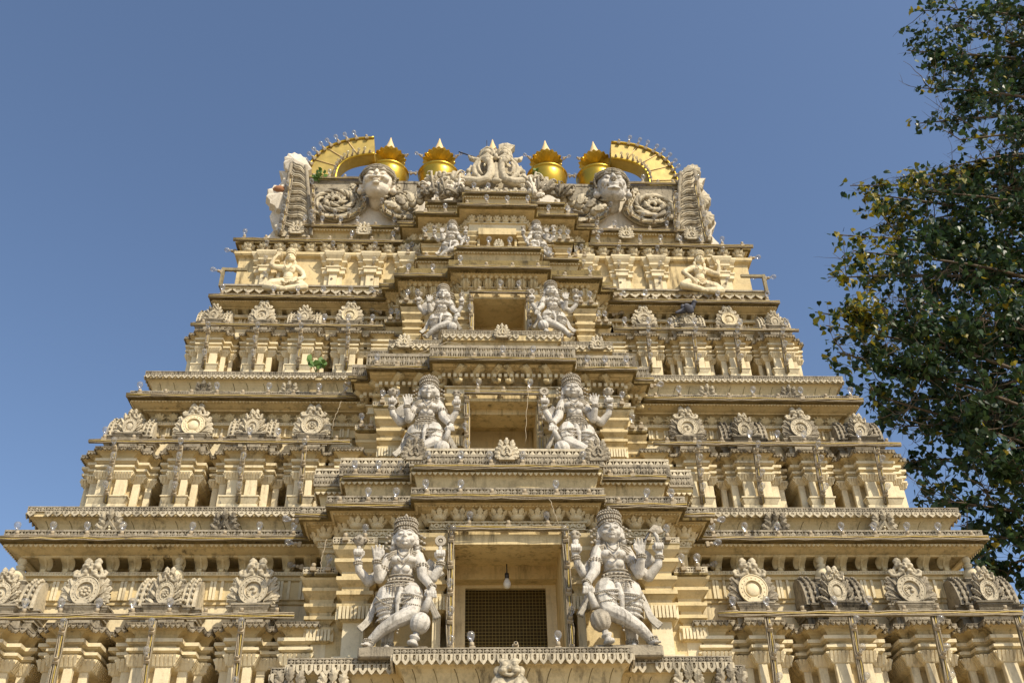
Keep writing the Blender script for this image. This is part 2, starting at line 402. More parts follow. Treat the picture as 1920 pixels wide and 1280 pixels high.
def make_shrine(wid, h, d, s, narrow, dirty=False, pf=.455):
    """one miniature pillared shrine of a storey: body, eave fringe and five or more pillars"""
    wid *= 1.06; C = wid/2 - .075*s; a, b = (C*.46, C*.75) if not narrow else (C*.5, C*.99)
    st = .115*s
    plan = uplan(a, b, C, d, st) if not narrow else [(-C,0),(-C,-d+st),(-a,-d+st),(-a,-d),(a,-d),(a,-d+st),(C,-d+st),(C,0)]
    mb = MB(); stack(mb, plan, 0, h, s, 'dirty' if dirty else True, pf=pf)
    # plinth
    mb.sweep(plan, [(.03*s,-.04*h),(.03*s,.02*h),(.0,.03*h),(-.06*s,.03*h)], IVORY)
    fr = MB(); hz = h*(1-.055/.545*(1-pf))
    lace(fr, plan, .082*s, hz, h*.985, .05*s)
    hearts(fr, plan, .082*s, hz, .034*s, .05*s, style='drop')
    pil = []
    def pillar(x, yf, w, ped):
        p = MB(); z1 = h*pf
        p.box(-w/2, w/2, 0, .05*s, 0, z1, IVORY, bev=.004)
        if ped:
            p.sweep([(-w*.62,.05*s),(-w*.62,-.02*s),(w*.62,-.02*s),(w*.62,.05*s)], [(-.03*s,.0),(-.0,.005),(.01*s,.03*h),(.035*s,.1*h),(.035*s,.12*h),(.05*s,.125*h),(.05*s,.145*h),(-.05*s,.147*h)], IVORY)
        pil.append((p, x, yf))
    if not narrow:
        pillar(-a*.55,-d,a*.72,True); pillar(a*.55,-d,a*.72,True)
        for sg in (-1,1):
            pillar(sg*(a+b)/2,-d+st,(b-a)*.72,False); pillar(sg*(b+C)/2,-d+2*st,(C-b)*.72,False)
    else:
        pillar(-a*.58,-d,a*.74,True); pillar(a*.58,-d,a*.74,True)
        for sg in (-1,1): pillar(sg*(a+C)/2,-d+st,(C-a)*.72,False)
    o = mb.build('miniature_shrine', tower)
    fr.build('lace_fringe', o)
    for p, x, yf in pil: p.build('pillar', o, (x, yf, 0))
    return o

# ---- gable crowns (horseshoe medallion under a lion mask) and barrel crowns
def lion_blob(vox=.012):
    b = Blob()
    b.ell((0,.02,.10),(.085,.06,.12)); b.ell((0,-.02,.02),(.05,.05,.06))
    for sx in (-1,1):
        b.ell((sx*.075,-.03,.27),(.065,.055,.062)); b.ell((sx*.07,.0,.36),(.062,.05,.055)); b.ell((sx*.075,-.01,.40),(.03,.03,.03))
        b.ell((sx*.066,-.07,.275),(.032,.03,.03)); b.ell((sx*.06,-.05,.17),(.05,.05,.04))
        b.chain([((sx*.05,-.05,.15),.035),((sx*.13,-.04,.09),.035),((sx*.20,-.03,.10),.032),((sx*.23,-.02,.17),.026),((sx*.20,-.02,.21),.018)])
        b.chain([((sx*.12,0,.25),.03),((sx*.16,0,.18),.03),((sx*.14,0,.12),.02)])
        b.cap((sx*.022,-.05,.14),.014,(sx*.03,-.05,-.02),.012)
    b.ell((0,-.08,.22),(.03,.04,.035)); b.ell((0,-.06,.30),(.02,.03,.04))
    return b.mesh('lion_mask', CARVE, vox, 1)
LION = lion_blob()
def leafy(mb, x, z, L, w, ang, mat, t=.045, y=0):
    M = Tm(x,y,z,ry=ang); mb.poly(leaf_pts(L,w), t, mat, M, dome=.03)
    mb.tube([(0,-t-.02,.02),(0,-t-.035,L*.5),(0,-t-.01,L)], [.012,.010,.004], mat, 5, M=M)
def medallion(mb, r, mat, y=-.0, z=.0, petals=8, style=0):
    po = []; pi_ = []
    for i in range(22):
        a = -PI*.5+.42 + (2*PI-.84)*i/21; po.append((r*math.cos(a), z+r*1.05*math.sin(a))); pi_.append((r*.6*math.cos(a), z+r*.62*math.sin(a)))
    mb.ring(po, pi_, .05*r/.25, mat, y0=y); mb.poly(circ(r*.93,20,0,z), .012, mat, Tm(0,y,0))
    for q in (1.0, .63):
        mb.tube([(x*q/ (1 if q==1 else .62)*(1 if q==1 else .62), y-.05*r/.25, z+(zz-z)*q) for x,zz in po], r*.05, mat, 5)
    for i in range(15):
        a = -PI*.5+.6+(2*PI-1.2)*i/14; mb.ball((r*.8*math.cos(a), y-.05*r/.25, z+r*.83*math.sin(a)), r*.055, mat, 6, 4)
    if style == 1:
        mb.ball((0,y-.01,z),(r*.5,r*.16,r*.52),mat,14,8); return
    if style == 2:
        for i in range(14):
            a = -.6+i*.42; q = r*(.10+.030*i); mb.ball((q*math.cos(a),y-.02,z-r*.05+q*math.sin(a)),r*(.14-.004*i),mat,7,4)
        return
    for i in range(petals):
        a = 2*PI*i/petals; mb.ball((r*.27*math.cos(a), y-.02, z+r*.27*math.sin(a)), (r*.14,r*.12,r*.14), mat, 6, 4)
    mb.ball((0,y-.025,z), r*.15, mat, 8, 5)
def make_kudu(mat, baseMat, var=0):
    """narrow crown, unit height: stepped base, ringed disc between leaves, lion mask on top"""
    o_mb = MB()
    pl = [(-.34,.3),(-.34,.05),(-.24,.05),(-.24,-.05),(.24,-.05),(.24,.05),(.34,.05),(.34,.3)]
    o_mb.sweep(pl, [(-.02,0),(.0,0),(.0,.04),(.02,.06),(.03,.10),(.06,.15),(.06,.17),(.075,.175),(.075,.205),(-.3,.206)], baseMat)
    o_mb.box(-.24,.24,-.0,.34,.2,.62,baseMat); o_mb.box(-.30,.30,.06,.4,-.5,.02,baseMat); o_mb.box(-.21,.21,-.04,.4,-.5,.021,baseMat)
    LV = []
    for sx in (-1,1):
        lv = MB(); LV.append(lv)
        for k,(x,z,L,w,a) in enumerate(((.18,.24,.24,.10,1.05),(.20,.34,.24,.105,.85),(.19,.45,.23,.10,.58),(.15,.56,.19,.085,.30),(.21,.27,.18,.08,1.5))):
            leafy(lv, sx*x, z, L*(1+.06*math.sin(3*k+var)), w, sx*a, mat, y=.02)
    md = MB(); medallion(md, .225+.01*(var%2), (CARVE,IVORY,CARVE)[var%3], -.03, .43, 8, var%3)
    o = o_mb.build('gable_crown', tower)
    [l_.build('leaf_spray', o) for l_ in LV]; md.build('medallion', o, (0,-.02,0))
    mk('lion_mask', LION, o, (0,.0,.585)).scale = (1.15,1.1,1.02)
    return o
def make_barrel(mat, baseMat, var=0):
    """wide crown, unit height: barrel roof with ribbed ends, small medallion gable in front and a pot finial behind"""
    mb = MB()
    pl = [(-.62,.5),(-.62,.14),(-.46,.14),(-.46,.04),(-.30,.04),(-.30,-.08),(.30,-.08),(.30,.04),(.46,.04),(.46,.14),(.62,.14),(.62,.5)]
    mb.sweep(pl, [(-.02,0),(0,0),(0,.04),(.02,.05),(.03,.09),(.06,.13),(.06,.15),(.08,.155),(.08,.185),(-.3,.187)], baseMat)
    def arch(r, h): return [(.36+r*math.cos(a), .18+h*max(0,math.sin(a))) for a in [PI*(-.0+i/14) for i in range(15)]]
    def barrel(x0, x1, r, h, m):
        A = arch(r,h); n = len(A); vs = [(x0,y,z) for y,z in A]+[(x1,y,z) for y,z in A]
        mb.add(vs, [(i,n+i,n+i+1,i+1) for i in range(n-1)], m, True); mb.add(vs,[tuple(range(n-1,-1,-1)),tuple(range(n,2*n))], m)
    barrel(-.45,.45,.31,.50,baseMat); mb.box(-.58,.58,.15,.5,-.5,.02,baseMat); mb.box(-.42,.42,.05,.5,-.5,.021,baseMat); mb.box(-.27,.27,-.07,.5,-.5,.022,baseMat)
    for sx in (-1,1):
        for x, r in ((.34,.345),(.46,.36),(.56,.345)): barrel(sx*x-.035,sx*x+.035,r,r*1.5,mat)
        for i in range(9):
            a = PI*(.45+.5*i/8); mb.ball((sx*.40,.36+.37*math.cos(a),.18+.55*math.sin(a)),(.03,.035,.035),mat,6,4)
            mb.ball((sx*.51,.36+.37*math.cos(a),.18+.55*math.sin(a)),(.03,.035,.035),mat,6,4)
    o = mb.build('barrel_crown', tower)
    fr = MB(); fr.box(-.2,.2,-.03,.2,.18,.5,baseMat)
    for sx in (-1,1):
        for k in range(4): leafy(fr, sx*(.19-.02*k), .2+.1*k, .19, .06, sx*(1.15-.27*k), mat, y=0)
    fr.build('gable', o); md = MB(); medallion(md, .17, CARVE, -.04, .37, 8, (2,1,0)[var%3]); md.build('medallion', o)
    l = mk('lion_mask', LION, o, (0,-.02,.50)); l.scale = (.85,.9,.72)
    fn = MB(); fn.sweep([(-.2,.5),(-.2,.25),(.2,.25),(.2,.5)],[(-.02,.6),(0,.6),(.02,.64),(.05,.68),(.05,.7),(-.2,.7)],mat)
    fn.lathe([(.06,.68),(.13,.72),(.155,.79),(.14,.86),(.09,.91),(.05,.93),(.085,.955),(.085,.98),(.04,1.0),(.075,1.03),(.085,1.07),(.06,1.12),(.01,1.14)], IVORY, 16, Tm(0,.38,0))
    fn.build('pot_finial', o)
    return o

# ---- brackets and buds
def make_bracket(s=1.0, flip=1):        # S-curled leaf bracket in the yz plane, y forward negative
    mb = MB()
    prof = [(-.20,.155,.055),(-.17,.12,.06),(-.10,.10,.062),(-.05,.06,.058),(-.055,.01,.052),(-.09,-.02,.045),(-.12,-.03,.038),(-.125,-.01,.03),(-.10,.0,.02)]
    up = [(.0,.16),(.0,.15),(.0,.13),(.0,.09),(.0,.03),(-.01,-.02),(-.06,-.06),(-.13,-.065),(-.15,-.03)]
    vs = []; fs = []
    for (y,z,w),(y2,z2) in zip(prof,up): vs += [(-w,y,z),(w,y,z),(w*.8,y2,z2),(-w*.8,y2,z2)]
    for i in range(len(prof)-1):
        a = i*4; b = a+4
        fs += [(a,a+1,b+1,b),(a+1,a+2,b+2,b+1),(a+2,a+3,b+3,b+2),(a+3,a,b,b+3)]
    fs += [(3,2,1,0)]; e = len(vs); fs.append((e-4,e-3,e-2,e-1))
    mb.add(vs, fs, CREAM, True)
    mb.tube([(0,-.2,.15),(0,-.105,.095),(0,-.058,.05),(0,-.062,.01)], .013, CREAM, 5)
    return mb.mesh('leaf_bracket')
def make_lotus():
    mb = MB(); mb.lathe([(.02,-.07),(.05,-.065),(.062,-.04),(.058,-.01),(.03,.03),(.01,.05)], IVORY, 10)
    for ring_, (n, r, z, t, L) in enumerate(((8,.05,-.03,.62,.075),(8,.045,.0,.35,.085),(5,.02,.02,.1,.09))):
        for i in range(n):
            a = 2*PI*(i+.5*(ring_%2))/n
            M = Matrix.Rotation(a,4,'Z') @ Tm(r,0,z,ry=t) @ Matrix.Rotation(PI/2,4,'Z')
            mb.poly([(-.012,0),(-.026,L*.45),(-.012,L*.8),(0,L),(.012,L*.8),(.026,L*.45),(.012,0)],.010,IVORY,M,dome=.006)
    return mb.mesh('lotus_bud')
def make_flower():                        # round serrated flower boss
    mb = MB()
    for i in range(10):
        a = 2*PI*i/10; mb.poly(leaf_pts(.075,.024,2,.3), .016, CREAM, Tm(0,0,0,ry=a), dome=.012)
    mb.ball((0,-.03,0),(.05,.04,.05),CREAM,10,6)
    for i in range(6):
        a = PI*i/6-.2; mb.poly([(-.01,0),(.01,0),(.014,.05),(0,.07),(-.014,.05)],.01,CREAM,Tm(0,-.05,.0,ry=a-PI/3),dome=.006)
    return mb.mesh('flower_boss')
def make_drop():                          # hanging bud with split sepals
    mb = MB(); mb.lathe([(.006,-.13),(.026,-.11),(.04,-.06),(.043,-.01),(.036,.04),(.02,.06)], CREAM, 10)
    for i in range(6):
        a = 2*PI*i/6; mb.add([( .012*math.cos(a)-.0,0.012*math.sin(a),-.128)], [], CREAM)
        mb.tube([(.043*math.cos(a),.043*math.sin(a),.05),(.05*math.cos(a),.05*math.sin(a),-.01),(.043*math.cos(a),.043*math.sin(a),-.07),(.02*math.cos(a),.02*math.sin(a),-.125)],[.012,.018,.014,.004],CREAM,5)
    for sx in (-1,1): mb.ball((sx*.036,-.02,.075),(.03,.03,.03),CREAM,8,5)
    return mb.mesh('hanging_bud')
BRACK = make_bracket(); LOTUS = make_lotus(); FLOWER = make_flower(); DROP = make_drop()
def shield_mesh(var):                     # leafy badge stuck on the curved mouldings
    mb = MB(); m = CARVE if var < 2 else GREY
    mb.poly([(x*.8,z) for x,z in heart_pts(.26,-.26)], .04, m, Tm(0,0,-.0), dome=.01)
    for sx in (-1,1):
        for k in range(5): mb.poly(leaf_pts(.080,.036,3), .03, m, Tm(sx*(.065+.012*math.sin(k*1.4)),-.015,.03+.042*k,ry=sx*(1.35-.27*k)), dome=.014)
    mb.poly(leaf_pts(.09,.035,3), .035, m, Tm(0,-.02,.21), dome=.014)
    mb.ring(heart_pts(.15,-.17),[(x*.62,z*.62+.028) for x,z in heart_pts(.15,-.17)], .03, m, Tm(0,-.035,.045))
    for i in range(3): mb.ball((0,-.055,.085+.03*i),(.022-.004*i,.02,.018),IVORY if var==1 else m,7,4)
    mb.poly([(-.1,0),(.1,0),(.08,.05),(-.08,.05)], .05, m)
    return mb.mesh('leaf_badge')
BADGE = [shield_mesh(i) for i in range(3)]

# ------------------------------------------------------------------ wings: three storeys of shrines and a plain top storey
class W: pass
def wing_row_units(x_list): return [(-x) for x in x_list] + list(x_list)
BULBS = []                                 # (matrix, row label, has_glass)
CABLES = []                                # (points list, label, width)
def bulb_line(p0, p1, n, label, up=Vector((0,-.25,1)), skipx=0, p_hole=.38, s=1.0, ends=.5):
    p0 = Vector(p0); p1 = Vector(p1)
    for i in range(n):
        t = (i+ends)/(n-1+2*ends); p = p0.lerp(p1,t)
        if abs(p.x) < skipx: continue
        BULBS.append((p, up.normalized(), label, rnd.random() > p_hole, s))

tiers = {
 # eave line y, Ye ; base y, Yp ; wall Y ; string course y's ; bracket row ; cornice edge y0,y1 ; kapota etc.
 'A': dict(s=1.0, ye=1156, Ye=8.42, zb=None, Yw=9.28, band=(1127,1093), row=(1078,1044), Yc=8.75, ce=(1019,994), hwc=917,
           Yk=8.96, kap=(994,968), hwk=867, lt=952, kind='bracket', cr=.56, shr=[(490,57,1),(650,95,0),(810,63,1),(973,96,0),(392,52,1)], crn=[468,628,773,924], bad=[514,721], hws=1015),
 'B': dict(s=.80, ye=834, Ye=8.93, yb=949, Yw=9.62, band=(826,811), row=(803,776), Yc=9.15, ce=(754,738), hwc=683,
           Yk=9.33, kap=(738,714), hwk=650, lt=702, kind='flower', cr=.49, shr=[(366,42,1),(476,70,0),(591,45,1),(709,72,0),(288,38,1)], crn=[351,460,568,683], bad=[389,545], hws=785),
 'C': dict(s=.66, ye=618, Ye=9.40, yb=700, Yw=10.0, band=(617,607), row=(604,580), Yc=9.60, ce=(568,559), hwc=530,
           Yk=9.78, kap=(559,546), hwk=512, lt=540, kind='bracket', cr=.40, shr=[(279,35,1),(366,48,0),(446,36,1),(534,52,0),(218,28,1)], crn=[275,359,436,524], bad=[292,405], hws=593),
}
SEAL = {}
def bulb_and_cable(x0, x1, Y, z, label, nb, wid=.045, skipx=0, s=1.0):
    CABLES.append(([Vector((x0,Y,z)),Vector((x1,Y,z))], 'wire conduit along the '+label, wid))
    bulb_line((x0,Y-.01,z+wid*.5), (x1,Y-.01,z+wid*.5), nb, label, skipx=skipx, s=s)
storey_word = {'A':'lowest','B':'second','C':'third','D':'top'}
SHR = {}
for T, d in tiers.items():
    s = d['s']; Yw = d['Yw']; st = storey_word[T]
    ze = ZY(d['ye'], d['Ye']); zb = ZY(d['yb'], d['Ye']+.135*s) if 'yb' in d else ze-1.0
    d['ze'] = ze; d['zb'] = zb
    h = ze - zb; Yp = d['Ye']+.135*s; dep = Yw - Yp
    bayx = {'A':XH(385,965,8.33),'B':XH(280,708,8.9),'C':XH(217,535,9.35)}[T]; skip = bayx-.25; d['bayx'] = bayx
    Xs = XH(d['hws'], d['ye'], d['Ye']+.1)
    # storey wall behind the shrines and string course
    mb = MB()
    Xc = XH(d['hwc'], sum(d['ce'])/2, d['Yc']); ov = .26*s**.6
    Xw = Xc-ov; Ywc = d['Yc']+ov
    zc0 = ZY(d['ce'][0], d['Yc']); zc1 = ZY(d['ce'][1], d['Yc']); d['zc0'] = zc0; d['zc1'] = zc1
    mb.sweep(wplan(Xs-.32*s-.0, Yw), [(0,zb-(1.2 if T=='A' else .3)),(0,ze+.02),(-.6,ze+.02)], CREAM)
    pw = wplan(Xw, Ywc)
    zb1, zb0 = ZY(d['band'][1],Ywc), ZY(d['band'][0],Ywc)
    zr0, zr1 = ZY(d['row'][0],Ywc), ZY(d['row'][1],Ywc-.1)
    mb.sweep(pw, [(0,ze-.3),(0,zb0)], IVORY)
    tp(mb,'storey_wall')
    mb = MB()
    mb.sweep(pw, [(.0,zb0-.03),(.02,zb0-.03),(.02,zb0),(.035,zb0+.01),(.035,zb1),(.06,zb1+.01),(.06,zr0-.035),(.09,zr0-.03),(.09,zr0-.005),(.0,zr0),(-.20,zr0+.002),(-.20,zc0-.03*s)], CREAM)
    for M, u, e, c in along(pw, .02, .21*s, z=zb0):
        if seen(M, skip):
            for q in (-.36,-.20,.12): mb.box(u*q,u*(q+.12),-.034,.02,.004,zb1-zb0+.006,IVORY,M)
            mb.box(-u*.07,u*.11,-.004,.02,.02,zb1-zb0,STAIN_SHADE,M)  # dark slab paints the shade of a recess between the bars
    lace(mb, pw, .094, zr0-.034, zr0-.002, .05*s, IVORY, skip)
    tp(mb,'string_course')
    mb = MB()
    so = [(-.22,zc0-.05*s),(0,zc0-.058*s),(ov*.30,zc0-.06*s),(ov*.33,zc0-.072*s),(ov*.44,zc0-.07*s),(ov*.44,zc0-.052*s),(ov*.6,zc0-.04*s),(ov*.8,zc0-.018*s),(ov*.92,zc0-.012*s),(ov*.93,zc0),(ov-.02,zc0),(ov-.02,zc0+.015)]
    mb.sweep(pw, so, CREAM)
    mb.sweep(pw, [(ov-.025,zc0+.012),(ov+.02,zc0+.012),(ov+.02,zc0+.04*s),(ov-.02,zc0+.045*s)], STAIN_SHADE)
    mb.sweep(pw, [(ov-.03,zc0+.04*s),(ov-.005,zc0+.042*s),(ov-.005,zc1),(-.4,zc1)], STAIN_SHADE)
    hearts(mb, pw, ov-.018, zc0+.002, .028*s, .045*s, IVORY, skip, 'drop')
    tp(mb,'cornice')
    if T != 'C':
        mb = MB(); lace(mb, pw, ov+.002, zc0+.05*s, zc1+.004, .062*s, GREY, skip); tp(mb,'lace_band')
    # bracket or flower row
    zr = (zr0+zr1)/2
    me, sc_, sp = (BRACK, s*1.02, .205*s) if d['kind']=='bracket' else (FLOWER, s*1.15, .19*s)
    for M, u, e, c in along(pw, .0, sp, z=zr0+((zc0-.05*s-zr0)*.29 if d['kind']=='bracket' else .085*s)):
        if seen(M, skip) and e == 1:
            tpm(me, 'leaf_bracket' if d['kind']=='bracket' else 'flower_boss', M @ Tm(0,-.045*s if d['kind']!='bracket' else -.0,0,rx=(.45 if d['kind']!='bracket' else 0)) @ Matrix.Diagonal((sc_,sc_*.62,(zc0-.05*s-zr0)/.225 if d['kind']=='bracket' else sc_,1)))
    if d['kind'] != 'bracket':
        mb = MB(); mb.sweep(pw, [(.0,zr0),(.01*s,zr0+.03*s),(.03*s,zc0-.10*s),(.09*s,zc0-.06*s)], CREAM); tp(mb,'cove')
    # curved roof moulding above the cornice
    Xk = XH(d['hwk'], d['lt']+3, d['Yk']); pk = wplan(Xk-.12*s, d['Yk']+.12*s)
    zk0 = zc1; zk1 = ZY(d['kap'][1], d['Yk']); zt = ZY(d['lt'], d['Yk']); d['zt'] = zt
    mb = MB()
    prof = []
    for i in range(9):
        a = i/8; prof.append((.0+ .115*s*(1-math.cos(a*PI/2)) , zk0-.02+(zk1-zk0+.02)*math.sin(a*PI/2)*.97))
    prof = [(-.02,zk0-.1)]+prof
    if T == 'C': prof = [(-.02,zk0-.1),(0,zk0-.02),(.05,zk0),(.06,zk0+.02),(.03,zk0+.04),(.03,zk1)]
    mb.sweep(pk, prof, CREAM)
    mb.sweep(pk, [(.08*s,zk1-.01),(.118*s,zk1-.004),(.118*s,zt-.001),(-.5,zt)], CREAM)
    if T != 'C':
        for M, u, e, c in along(pk, 0, .205*s, z=0):
            if not seen(M, skip) or e != 1: continue
            sgn = -1 if M.translation.x < 0 else 1; j = rnd.uniform(-.02,.02)
            mb.tube([(j+sgn*(.05*s*((k/6)**2)), -prof[k+1][0]+.001, prof[k+1][1]) for k in range(7)], .0042, STAIN_SHADE, 4, M=M)
    tp(mb,'curved_moulding')
    mb = MB()
    hh = (zt-zk1)
    if T != 'C':
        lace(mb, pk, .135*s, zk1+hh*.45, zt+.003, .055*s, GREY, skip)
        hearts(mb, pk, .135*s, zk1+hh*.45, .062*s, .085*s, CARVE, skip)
    else:
        mb.sweep(pk, [(.03,zt-.03),(.10,zt-.025),(.10,zt),(-.3,zt+.002)], GREY)
        hearts(mb, pk, .06, zt-.03, .10, .135, CARVE, skip)
    tp(mb,'heart_fringe')
    for j, b in enumerate(d['bad']):
        for sg in (-1,1):
            x = sg*XH(b, sum(d['kap'])/2, d['Yk']); k = (j*2+(sg>0)*3+ord(T))%3
            tpm(BADGE[k], 'leaf_badge', Tm(x, d['Yk']+.075*s, zk0-.0, rx=.42, s=s*(1.05 if T!='C' else .95)))
    # shrines
    for i, (off, hw, nar) in enumerate(d['shr']):
        x = XH(off, d['ye'], d['Ye']); wid = 2*XH(hw, d['ye'], d['Ye'])
        key = (T, nar)
        if key not in SHR:
            o = make_shrine(wid, h, dep, s, nar, False, .62 if T=='A' else .455); SHR[key] = o; first = True
        else: first = False
        for sg in (-1,1):
            if sg < 0 and first: o = SHR[key]
            else: o = copy_tree(SHR[key])
            o.matrix_local = Matrix.Translation(-RT) @ Tm(sg*x, Yw, zb)
        # vertical conduit on each shrine
        for sg in (-1,1):
            if i == 4 or (T == 'A' and i == 3 and sg < 0): continue
            p0 = Vector((sg*x,d['Ye']-.015,ze-.02)); p1 = Vector((sg*x,Yp-.035*s,zb+.02))
            side = 'left' if sg < 0 else 'right'
            CABLES.append(([p0, p1], f'upright conduit on the {"narrow" if nar else "wide"} shrine {["nearest the centre","second from the centre","third from the centre","at the outer corner"][i]} of the {side} wing, {st} storey', .055*s))
            n = 4 if T != 'C' else 3
            for k in range(n):
                q = p0.lerp(p1, (k+.45)/n); BULBS.append((q+Vector((0,-.03,0)), Vector((.12,-.75,.7)).normalized(), f'uprights of the {side} wing shrines, {st} storey', rnd.random() > .3, .92))
    # crowns
    for i, c in enumerate(d['crn']):
        yc = d['ye']-20*s; Ycr = d['Ye']+.30*s; x = XH(c, yc-20*s, Ycr); nar = d['shr'][i][2]
        for sg in (-1,1):
            dirty = sg > 0 and T in 'AB'
            vr = (i//2+(sg>0)*2+ord(T))%3; key = ('k' if nar else 'b', dirty, vr)
            if key not in SHR:
                SHR[key] = (make_kudu if nar else make_barrel)(GREY if dirty else CARVE, MOULD if (dirty and not nar) else GREY, vr); o = SHR[key]
            else: o = copy_tree(SHR[key])
            sc_ = d['cr']; o.matrix_local = Matrix.Translation(-RT) @ Tm(sg*x, Ycr+rnd.uniform(-.01,.01), ze+.30*s*(ze-1.6)/Ycr+.005, rz=rnd.uniform(-.03,.03)) @ Matrix.Diagonal((sc_*rnd.uniform(.96,1.04)*(1 if nar else .86),sc_,sc_*(1.06 if not nar else 1.0),1))
    # conduits along the eave and the cornice edge
    for sg, side in ((-1,'left'),(1,'right')):
        xa, xb = sg*(bayx-.05), sg*(Xs-.20)
        bulb_and_cable(xa, xb, d['Ye']-.03, ze+.0, f'shrine eaves of the {side} wing, {st} storey', 9 if T!='C' else 8, .05*s if T!='A' else .045)
        bulb_and_cable(xa, sg*(Xc+.02), d['Yc']-.035, zc0+.035*s, f'cornice edge of the {side} wing, {st} storey', 9 if T!='C' else 7, .045)
# ------------------------------------------------------------------ top storey of the wings
Yd = 9.84; ovd = .07
zdb = tiers['C']['zt']; zdc0 = ZY(462, Yd); zdc1 = ZY(451, Yd); XD = XH(482, 456, Yd)
pD = wplan(XD-ovd, Yd+ovd)
bayxD = XH(180,420,9.68)
mb = MB()
zdb1 = ZY(484, Yd+ovd-.05); zdb2 = ZY(477, Yd+ovd-.06); zdl = ZY(462, Yd+.12)
mb.sweep(pD, [(0,zdb-.3),(0,zdb1-.02),(.03,zdb1),(.05,zdb1),(.05,zdb1+.012),(.06,zdb1+.016),(.06,zdb2),(-.07,zdb2),(-.07,zdc0-.03),(-.02,zdc0-.012),(.02,zdc0-.01),(ovd-.03,zdc0)], CREAM)
tp(mb,'storey_wall')
mb = MB()
mb.sweep(pD, [(ovd-.04,zdc0-.002),(ovd,zdc0),(ovd,zdc0+.03),(ovd-.01,zdc0+.032),(ovd-.01,zdc1),(-.4,zdc1)], STAIN_SHADE); tp(mb,'cornice')
for M, u, e, c in along(pD, 0, .205, z=zdb2+.075):
    if seen(M, bayxD-.3) and e == 1: tpm(LOTUS,'lotus_bud', M @ Tm(0,-.02,0,rz=rnd.uniform(-.5,.5),s=.98))
PCOL = (168, 236, 304, 430)
for px in PCOL:
    for sg in (-1,1):
        x = sg*XH(px, 510, Yd+ovd-.1); w_ = .29
        for wd, dd in ((w_,.07),(w_*.55,.11)):
            mb = MB(); hD = zdb1-zdb
            pl = [(x-wd/2,Yd+ovd+.02),(x-wd/2,Yd+ovd-dd),(x+wd/2,Yd+ovd-dd),(x+wd/2,Yd+ovd+.02)]
            mb.sweep(pl, [(-.03,zdb-.02),(-.03,zdb+hD*.42),(0,zdb+hD*.45),(0,zdb+hD*.55),(.015,zdb+hD*.57),(.015,zdb+hD*.6),(-.02,zdb+hD*.62),(-.02,zdb+hD*.70),(.02,zdb+hD*.76),(.02,zdb+hD*.80),(0,zdb+hD*.81),(.035,zdb+hD*.9),(.05,zdb+hD*.96),(.05,zdb+hD*1.0)], IVORY)
            tp(mb,'pilaster')
for px in (158, 226, 300, 424):
    for sg in (-1,1):
        p0 = Vector((sg*XH(px,470,Yd+.05),Yd-.0,zdb2+.03)); p1 = Vector((sg*XH(px+6,530,Yd+.05),Yd+.06,zdb+.02))
        side = 'left' if sg<0 else 'right'
        CABLES.append(([p0,p1], f'upright conduit {["nearest the centre","second out","third out","at the end"][(158,226,300,424).index(px)]} on the top storey of the {side} wing', .04))
        for k in range(3): BULBS.append((p0.lerp(p1,(k+.1)/2.6)+Vector((0,-.03,0)), Vector((.1,-.8,.6)).normalized(), f'top storey uprights of the {side} wing', rnd.random()>.3, .9))
for sg, side in ((-1,'left'),(1,'right')):
    bulb_and_cable(sg*(bayxD-.05), sg*(XD+.02), Yd-.03, zdc0+.02, f'cornice edge of the {side} wing, top storey', 8, .045)
    # light bar that sticks out at the end of the ledge
    mb = MB(); xo = XH(511,548,9.8); z_ = zdb+.05
    mb.box(sg*xo-.30 if sg>0 else sg*xo-.02, sg*xo+.02 if sg>0 else sg*xo+.30, 9.74,9.77,z_+.16,z_+.20,WOODP); mb.box(sg*xo-.02,sg*xo+.02,9.735,9.775,z_-.1,z_+.2,WOODP)
    tag(mb.build('light_bar'), f'wooden light bar sticking out over the {side} end of the top ledge', 'light bar')
    BULBS.append((Vector((sg*(xo+.02),9.75,z_+.14)), Vector((sg,-.2,.1)).normalized(), f'light bar over the {side} end of the top ledge', True, 1))
    # side bulbs along the returning cornice
    for k in range(3): BULBS.append((Vector((sg*(XD+.03),Yd+.15+.3*k,zdc0-.02-.1*k)), Vector((sg,-.1,.15)).normalized(), f'{side} end of the top cornice', True, 1))

# ------------------------------------------------------------------ the stepped centre bay, four storeys
bays = {
 'A': dict(Yc=7.95, hw=(182,337,385), cy=(932,945,965), e0=940, e1=914, band=(988,973), bw=153, floor=1215, fY=7.66, fst=(.23,.46), fhw=(220,412,440), fcy=(1225,1243,1262),
           kap=(913,890), sl=(888,857), slY=8.15, slhw=(172,300,345), slcy=(870,890,908), dep=.15, kind='lotus', dw=100, lin=1003, back=1085, rec=.62, s=1.0),
 'B': dict(Yc=8.50, hw=(137,253,280), cy=(670,690,708), e0=680, e1=648, band=(736,720), bw=113, kap=(648,642), sl=(641,624), slY=8.68, slhw=(105,203,235), slcy=(632,650,662), dep=.15, kind='swan', dw=62, lin=741, rec=.56, s=.86),
 'C': dict(Yc=9.00, hw=(97,195,217), cy=(500,516,535), e0=507, e1=487, band=(548,534), bw=68, kap=(487,477), sl=(475,466), slY=9.12, slhw=(79,151,170), slcy=(471,486,500), dep=.13, kind='drop', dw=48, lin=553, rec=.5, s=.70),
 'D': dict(Yc=9.35, hw=(75,152,180), cy=(385,403,420), e0=390, e1=380, band=(431,413), bw=62, kap=(380,372), sl=(371,365), slY=9.46, slhw=(60,128,150), slcy=(368,384,400), dep=.12, kind='lotus', dw=33, lin=434, rec=.4, s=.62),
}
